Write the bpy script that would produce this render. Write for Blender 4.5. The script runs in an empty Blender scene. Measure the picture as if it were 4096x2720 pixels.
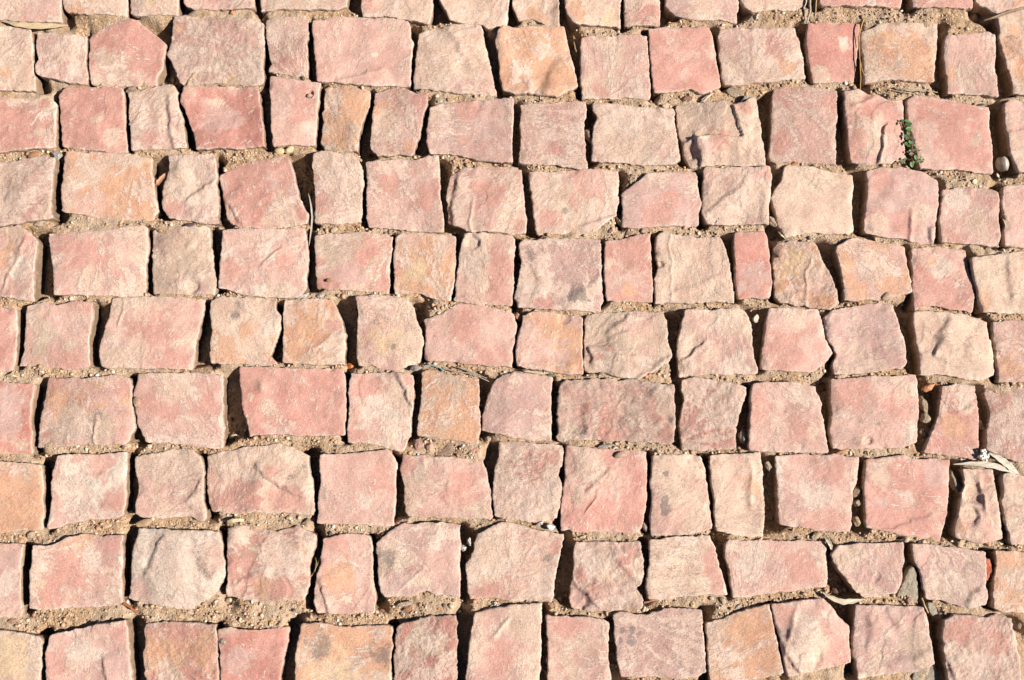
import bpy, bmesh, math, re
import numpy as np
from mathutils import Vector, Matrix
R_ = math.radians
scene = bpy.context.scene
COL = scene.collection

# ---------------- camera, sky, sun, exposure ----------------
FOCAL = 38.5
CAM = Vector((-0.05, -0.155, 1.19))
cd = bpy.data.cameras.new("camera"); cam = bpy.data.objects.new("camera", cd); COL.objects.link(cam)
cd.lens = FOCAL; cd.sensor_width = 36.0; cd.sensor_fit = 'HORIZONTAL'; cd.clip_start = 0.01; cd.clip_end = 200
cam.location = CAM
ROT = (Vector((0, 0, 0)) - CAM).to_track_quat('-Z', 'Y').to_matrix()
cam.rotation_euler = ROT.to_euler()
scene.camera = cam

SUN_ELEV, SUN_AZ = 43.0, -29.0            # azimuth measured from +x; the sun stands to the lower right of the frame
world = bpy.data.worlds.new("World"); scene.world = world; world.use_nodes = True
wn = world.node_tree.nodes; wl = world.node_tree.links; wn.clear()
sky = wn.new('ShaderNodeTexSky'); sky.sky_type = 'NISHITA'; sky.sun_disc = False
sky.sun_elevation = R_(SUN_ELEV); sky.sun_rotation = R_(90 - SUN_AZ); sky.altitude = 2500; sky.air_density = 0.6; sky.dust_density = 0.3
bg = wn.new('ShaderNodeBackground'); bg.inputs['Strength'].default_value = 0.05
wo = wn.new('ShaderNodeOutputWorld')
wl.new(sky.outputs[0], bg.inputs[0]); wl.new(bg.outputs[0], wo.inputs[0])
sd = bpy.data.lights.new("sun", 'SUN'); sd.energy = 5.0; sd.angle = R_(0.53); sd.color = (1.0, 0.95, 0.88)
sun = bpy.data.objects.new("sun", sd); COL.objects.link(sun)
sdir = Vector((math.cos(R_(SUN_AZ)) * math.cos(R_(SUN_ELEV)), math.sin(R_(SUN_AZ)) * math.cos(R_(SUN_ELEV)), math.sin(R_(SUN_ELEV))))
sun.rotation_euler = sdir.to_track_quat('Z', 'Y').to_euler()
sun.location = sdir * 5
vs = scene.view_settings
vs.view_transform = 'Standard'; vs.look = 'None'; vs.gamma = 1.0; vs.use_curve_mapping = False; vs.exposure = 0.56
scene.cycles.max_bounces = 4; scene.cycles.diffuse_bounces = 1

# ---------------- survey helpers: survey units -> a point on the paving ----------------
RM = np.array(ROT); CW = np.array(CAM)
def at(tile, x, y, z=0.0):
    u = x / 2.3057 + 1024 * int(tile[1]); v = y / 2.3057 + 680 * int(tile[0])
    d = RM @ np.array([(u - 2048) / 4096 * 36 / FOCAL, -(v - 1360) / 4096 * 36 / FOCAL, -1.0])
    t = (z - CW[2]) / d[2]
    p = CW + d * t
    return float(p[0]), float(p[1])
PX = 1.19 * 36 / FOCAL / 4096 / 2.3057      # metres per survey unit
def outline(s, z=0.0):
    tile = '00'; pts = []
    for tok in s.split():
        if tok[0] == '@': tile = tok[1:]; continue
        a, b = tok.split(','); pts.append(at(tile, float(a), float(b), z))
    return np.array(pts)

# ---------------- noise ----------------
_rs = np.random.RandomState(7)
_T = _rs.rand(256, 256)
def vnoise(x, y):
    xi = np.floor(x).astype(np.int64); yi = np.floor(y).astype(np.int64)
    fx = x - xi; fy = y - yi
    fx = fx * fx * fx * (fx * (fx * 6 - 15) + 10); fy = fy * fy * fy * (fy * (fy * 6 - 15) + 10)
    a = _T[xi & 255, yi & 255]; b = _T[(xi + 1) & 255, yi & 255]; c = _T[xi & 255, (yi + 1) & 255]; d = _T[(xi + 1) & 255, (yi + 1) & 255]
    return (a + (b - a) * fx) * (1 - fy) + (c + (d - c) * fx) * fy
def fbm(x, y, wl, octs=4, seed=0, gain=0.5):
    s = np.zeros_like(x); amp = 1.0; tot = 0
    for o in range(octs):
        ang = 0.6 + o * 1.1
        u = (x * math.cos(ang) - y * math.sin(ang)) / wl + seed * 17.31 + o * 31.7
        v = (x * math.sin(ang) + y * math.cos(ang)) / wl + seed * 9.17 - o * 12.3
        s += amp * (vnoise(u, v) * 2 - 1); tot += amp; amp *= gain; wl *= 0.5
    return s / tot * 1.4
def sstep(a, b, x):
    t = np.clip((x - a) / (b - a), 0, 1); return t * t * (3 - 2 * t)

# ---------------- node helper and materials ----------------
class NT:
    def __init__(self, name):
        self.m = bpy.data.materials.new(name); self.m.use_nodes = True
        self.n = self.m.node_tree.nodes; self.l = self.m.node_tree.links; self.n.clear()
        self.out = self.n.new('ShaderNodeOutputMaterial'); self.b = self.n.new('ShaderNodeBsdfPrincipled')
        self.l.new(self.b.outputs[0], self.out.inputs[0])
    def set(self, sock, v):
        if isinstance(v, bpy.types.NodeSocket): self.l.new(v, sock)
        else: sock.default_value = v
    def math(self, op, a, b=0.0, c=0.0, clamp=False):
        n = self.n.new('ShaderNodeMath'); n.operation = op; n.use_clamp = clamp
        self.set(n.inputs[0], a); self.set(n.inputs[1], b); self.set(n.inputs[2], c); return n.outputs[0]
    def mr(self, v, a, b, c=0.0, d=1.0):
        n = self.n.new('ShaderNodeMapRange'); n.interpolation_type = 'SMOOTHSTEP'
        for i, q in enumerate((v, a, b, c, d)): self.set(n.inputs[i], q)
        return n.outputs[0]
    def mix(self, f, a, b, mode='MIX'):
        n = self.n.new('ShaderNodeMix'); n.data_type = 'RGBA'; n.blend_type = mode
        self.set(n.inputs[0], f); self.set(n.inputs[6], a); self.set(n.inputs[7], b); return n.outputs[2]
    def noise(self, vec, scale, detail=4, rough=0.55, dist=0.0):
        n = self.n.new('ShaderNodeTexNoise'); self.set(n.inputs['Vector'], vec)
        n.inputs['Scale'].default_value = scale; n.inputs['Detail'].default_value = detail
        n.inputs['Roughness'].default_value = rough; n.inputs['Distortion'].default_value = dist
        return n.outputs[0]
    def attr(self, name):
        n = self.n.new('ShaderNodeAttribute'); n.attribute_type = 'GEOMETRY'; n.attribute_name = name; return n
    def coords(self, spread=37.0):
        tc = self.n.new('ShaderNodeTexCoord'); oi = self.n.new('ShaderNodeObjectInfo')
        c = self.n.new('ShaderNodeCombineXYZ')
        for i, k in enumerate((spread, -spread * 1.7, spread * 0.6)): self.set(c.inputs[i], self.math('MULTIPLY', oi.outputs['Random'], k))
        a = self.n.new('ShaderNodeVectorMath'); a.operation = 'ADD'
        self.l.new(tc.outputs['Object'], a.inputs[0]); self.l.new(c.outputs[0], a.inputs[1])
        self.rand = oi.outputs['Random']; self.raw = tc.outputs['Object']
        return a.outputs[0]
    def bump(self, h, dist, strength=1.0, normal=None):
        n = self.n.new('ShaderNodeBump'); n.inputs['Strength'].default_value = strength; n.inputs['Distance'].default_value = dist
        self.set(n.inputs['Height'], h)
        if normal is not None: self.l.new(normal, n.inputs['Normal'])
        return n.outputs[0]

def stone_material():
    t = NT('split stone'); co = t.coords()
    tint = t.attr('tint').outputs['Color']; mk = t.n.new('ShaderNodeSeparateColor'); t.l.new(t.attr('mask').outputs['Color'], mk.inputs[0])
    dust, lich, rough = mk.outputs[0], mk.outputs[1], mk.outputs[2]
    # rotated, stretched coordinates: grain and scrape direction differs from stone to stone
    mp = t.n.new('ShaderNodeMapping'); t.l.new(co, mp.inputs[0])
    cx = t.n.new('ShaderNodeCombineXYZ'); t.set(cx.inputs[2], t.math('MULTIPLY', t.rand, 40.0)); t.l.new(cx.outputs[0], mp.inputs['Rotation'])
    mp2 = t.n.new('ShaderNodeMapping'); t.l.new(mp.outputs[0], mp2.inputs[0]); mp2.inputs['Scale'].default_value = (1, 0.16, 1)
    st = mp2.outputs[0]
    n1 = t.noise(co, 210, 8, 0.76, 0.4)
    n1s = t.noise(st, 420, 5, 0.65, 0.6)
    nn = t.math('ADD', t.math('MULTIPLY', n1, 0.55), t.math('MULTIPLY', n1s, 0.45))
    lo = t.math('SUBTRACT', 0.745, t.math('MULTIPLY', dust, 0.43))
    df = t.mr(nn, lo, t.math('ADD', lo, 0.065))
    pale = t.noise(co, 60, 3)
    dcol = t.mix(t.mr(pale, 0.35, 0.65), (0.65, 0.455, 0.35, 1), (0.72, 0.54, 0.435, 1))
    col = t.mix(t.math('MULTIPLY', df, 0.80), tint, dcol)
    # slow tonal drift and fine grain
    n2 = t.noise(co, 800, 4, 0.75)
    n3 = t.noise(co, 34, 4, 0.6)
    gr = t.math('ADD', t.mr(n2, 0.28, 0.72, 0.70, 1.24), t.mr(n3, 0.3, 0.7, -0.07, 0.07))
    g3 = t.n.new('ShaderNodeCombineXYZ')
    for i in range(3): t.set(g3.inputs[i], gr)
    col = t.mix(1.0, col, g3.outputs[0], 'MULTIPLY')
    # pale scrapes
    sc = t.noise(st, 900, 2, 0.5, 0.3)
    scm = t.mr(t.noise(co, 70, 2), 0.52, 0.66)
    scr = t.math('MULTIPLY', t.mr(sc, 0.585, 0.66), scm)
    vo = t.n.new('ShaderNodeTexVoronoi'); vo.feature = 'DISTANCE_TO_EDGE'; vo.inputs['Scale'].default_value = 95
    wv = t.n.new('ShaderNodeVectorMath'); wv.operation = 'MULTIPLY_ADD'
    nv = t.n.new('ShaderNodeTexNoise'); t.l.new(co, nv.inputs['Vector']); nv.inputs['Scale'].default_value = 120
    t.l.new(nv.outputs[1], wv.inputs[0]); wv.inputs[1].default_value = (0.02, 0.02, 0.02); t.l.new(mp.outputs[0], wv.inputs[2])
    t.l.new(wv.outputs[0], vo.inputs['Vector'])
    hair = t.math('MULTIPLY', t.mr(vo.outputs['Distance'], 0.012, 0.034, 1.0, 0.0), t.mr(t.noise(co, 110, 2), 0.57, 0.64))
    col = t.mix(t.math('MULTIPLY', t.math('MAXIMUM', scr, t.math('MULTIPLY', hair, 0.6)), 0.72), col, (0.80, 0.68, 0.57, 1))
    # dark grey growth specks
    l1 = t.noise(co, 620, 4, 0.7)
    l2 = t.noise(co, 85, 3, 0.6)
    ll = t.math('ADD', t.math('MULTIPLY', l1, 0.62), t.math('MULTIPLY', l2, 0.38))
    lth = t.math('SUBTRACT', 0.740, t.math('MULTIPLY', lich, 0.345))
    lf = t.mr(ll, lth, t.math('ADD', lth, 0.045))
    col = t.mix(t.math('MULTIPLY', lf, 0.62), col, (0.17, 0.145, 0.125, 1))
    # rare rusty or dark pin specks
    col = t.mix(t.math('MULTIPLY', t.mr(t.noise(co, 380, 1), 0.77, 0.80), 0.7), col, (0.25, 0.10, 0.045, 1))
    t.l.new(col, t.b.inputs['Base Color'])
    t.set(t.b.inputs['Roughness'], t.mr(df, 0, 1, 0.62, 0.92)); t.b.inputs['Specular IOR Level'].default_value = 0.28
    hb = t.noise(co, 900, 6, 0.8)
    hs = t.noise(st, 500, 4, 0.6)
    h = t.math('ADD', t.math('ADD', t.math('MULTIPLY', hb, t.mr(rough, 0, 1, 0.22, 1.3)), t.math('MULTIPLY', hs, 0.24)), t.math('MULTIPLY', df, 0.22))
    h = t.math('ADD', h, t.math('MULTIPLY', t.noise(co, 300, 5, 0.7), t.mr(rough, 0, 1, 0.12, 1.9)))
    h = t.math('ADD', h, t.math('MULTIPLY', t.math('MAXIMUM', scr, hair), 0.15))
    t.l.new(t.bump(h, 0.00135, 0.95), t.b.inputs['Normal'])
    return t.m
def ground_material():
    t = NT('sand and mortar'); tc = t.n.new('ShaderNodeTexCoord'); co = tc.outputs['Object']
    def vor(scale, feature='F1'):
        v = t.n.new('ShaderNodeTexVoronoi'); v.feature = feature; v.inputs['Scale'].default_value = scale; t.l.new(co, v.inputs['Vector']); return v
    v1 = vor(520); v2 = vor(900)
    s = t.n.new('ShaderNodeSeparateColor'); t.l.new(v1.outputs['Color'], s.inputs[0])
    r = t.n.new('ShaderNodeValToRGB'); t.l.new(s.outputs[0], r.inputs[0]); e = r.color_ramp; e.interpolation = 'CONSTANT'
    stops = [(0, (.34, .235, .14)), (.16, (.48, .36, .235)), (.38, (.40, .285, .17)), (.55, (.56, .43, .30)), (.70, (.30, .19, .11)), (.80, (.60, .50, .39)), (.88, (.45, .25, .13)), (.93, (.17, .12, .09)), (.965, (.74, .68, .60))]
    while len(e.elements) > 1: e.elements.remove(e.elements[0])
    e.elements[0].position = 0; e.elements[0].color = (*stops[0][1], 1)
    for p, c in stops[1:]: q = e.elements.new(p); q.color = (*c, 1)
    cem = t.mix(t.mr(t.noise(co, 150, 6, 0.7), 0.35, 0.65), (0.42, 0.35, 0.27, 1), (0.62, 0.53, 0.42, 1))
    cemf = t.math('ADD', t.mr(t.noise(co, 16, 4), 0.40, 0.60, 0.0, 0.8), t.mr(t.noise(co, 260, 3), 0.3, 0.7, -0.1, 0.3), clamp=True)
    col = t.mix(cemf, r.outputs[0], cem)
    col = t.mix(t.mr(t.noise(co, 700, 3), 0.3, 0.7, 0.0, 0.35), col, (0.50, 0.36, 0.22, 1))
    col = t.mix(1.0, col, (0.97, 0.855, 0.78, 1), 'MULTIPLY')
    t.l.new(col, t.b.inputs['Base Color']); t.b.inputs['Roughness'].default_value = 0.95; t.b.inputs['Specular IOR Level'].default_value = 0.15
    h = t.math('ADD', t.math('MULTIPLY', t.math('SUBTRACT', 1.0, v1.outputs['Distance']), 0.6), t.math('MULTIPLY', t.noise(co, 420, 6, 0.75), 1.1))
    t.l.new(t.bump(h, 0.0016, 0.9), t.b.inputs['Normal'])
    return t.m
def tint_material(name, rough=0.7, spec=0.3, vary=0.25, scale=500, stretch=None, bump=0.0004, transl=0.0, trans=0.0):
    t = NT(name); co = t.coords()
    if stretch:
        mp = t.n.new('ShaderNodeMapping'); t.l.new(co, mp.inputs[0]); mp.inputs['Scale'].default_value = stretch; co = mp.outputs[0]
    tint = t.attr('tint').outputs['Color']
    n = t.noise(co, scale, 5, 0.65)
    g = t.n.new('ShaderNodeCombineXYZ'); q = t.mr(n, 0.25, 0.75, 1 - vary, 1 + vary * 0.7)
    for i in range(3): t.set(g.inputs[i], q)
    t.l.new(t.mix(1.0, tint, g.outputs[0], 'MULTIPLY'), t.b.inputs['Base Color'])
    t.b.inputs['Roughness'].default_value = rough; t.b.inputs['Specular IOR Level'].default_value = spec
    t.b.inputs['Transmission Weight'].default_value = trans
    t.l.new(t.bump(n, bump, 0.8), t.b.inputs['Normal'])
    return t.m
M_STONE = stone_material(); M_GROUND = ground_material()
M_LEAF = tint_material('dry leaf', 0.75, 0.25, 0.22, 700, (1, 1, 1), 0.0004)
M_PEB = tint_material('pebble', 0.7, 0.35, 0.28, 450, None, 0.0006)
M_GREY = tint_material('sparkling mineral', 0.35, 0.6, 0.75, 600, None, 0.0012)
M_QUARTZ = tint_material('milky quartz', 0.4, 0.5, 0.08, 250, None, 0.0003, trans=0.15)
M_GREEN = tint_material('weed leaf', 0.5, 0.4, 0.2, 500, None, 0.0003)

def props(o, label=None, cat=None, group=None, kind=None):
    for k, v in (('label', label), ('category', cat), ('group', group), ('kind', kind)):
        if v: o[k] = v
def mesh_object(name, verts, faces, mat, tint=None, mask=None, loc=(0, 0, 0), smooth=True, parent=None):
    """verts Nx3 array in world or local metres, faces list of tuples or an Mx3/Mx4 array"""
    me = bpy.data.meshes.new(name)
    verts = np.asarray(verts, dtype=np.float64) - np.array(loc)
    if isinstance(faces, tuple):            # (quads, tris)
        q, tr = faces; nq, nt = len(q), len(tr)
        me.vertices.add(len(verts)); me.vertices.foreach_set('co', verts.astype(np.float32).ravel())
        me.loops.add(nq * 4 + nt * 3); me.polygons.add(nq + nt)
        me.loops.foreach_set('vertex_index', np.concatenate([np.asarray(q).ravel(), np.asarray(tr).ravel()]).astype(np.int32))
        me.polygons.foreach_set('loop_start', np.concatenate([np.arange(nq) * 4, nq * 4 + np.arange(nt) * 3]).astype(np.int32))
        me.update(calc_edges=True)
    else:
        me.from_pydata([tuple(v) for v in verts], [], [tuple(int(i) for i in f) for f in faces])
    if smooth: me.polygons.foreach_set('use_smooth', np.ones(len(me.polygons), dtype=bool))
    for nm, arr in (('tint', tint), ('mask', mask)):
        if arr is None: continue
        arr = np.asarray(arr, dtype=np.float32)
        if arr.ndim == 1: arr = np.tile(arr, (len(verts), 1))
        a = me.color_attributes.new(nm, 'FLOAT_COLOR', 'POINT')
        a.data.foreach_set('color', np.concatenate([arr[:, :3], np.ones((len(verts), 1), np.float32)], axis=1).ravel())
    me.materials.append(mat); me.update()
    o = bpy.data.objects.new(name, me); o.location = loc; COL.objects.link(o)
    if parent is not None: o.parent = parent
    return o

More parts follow.
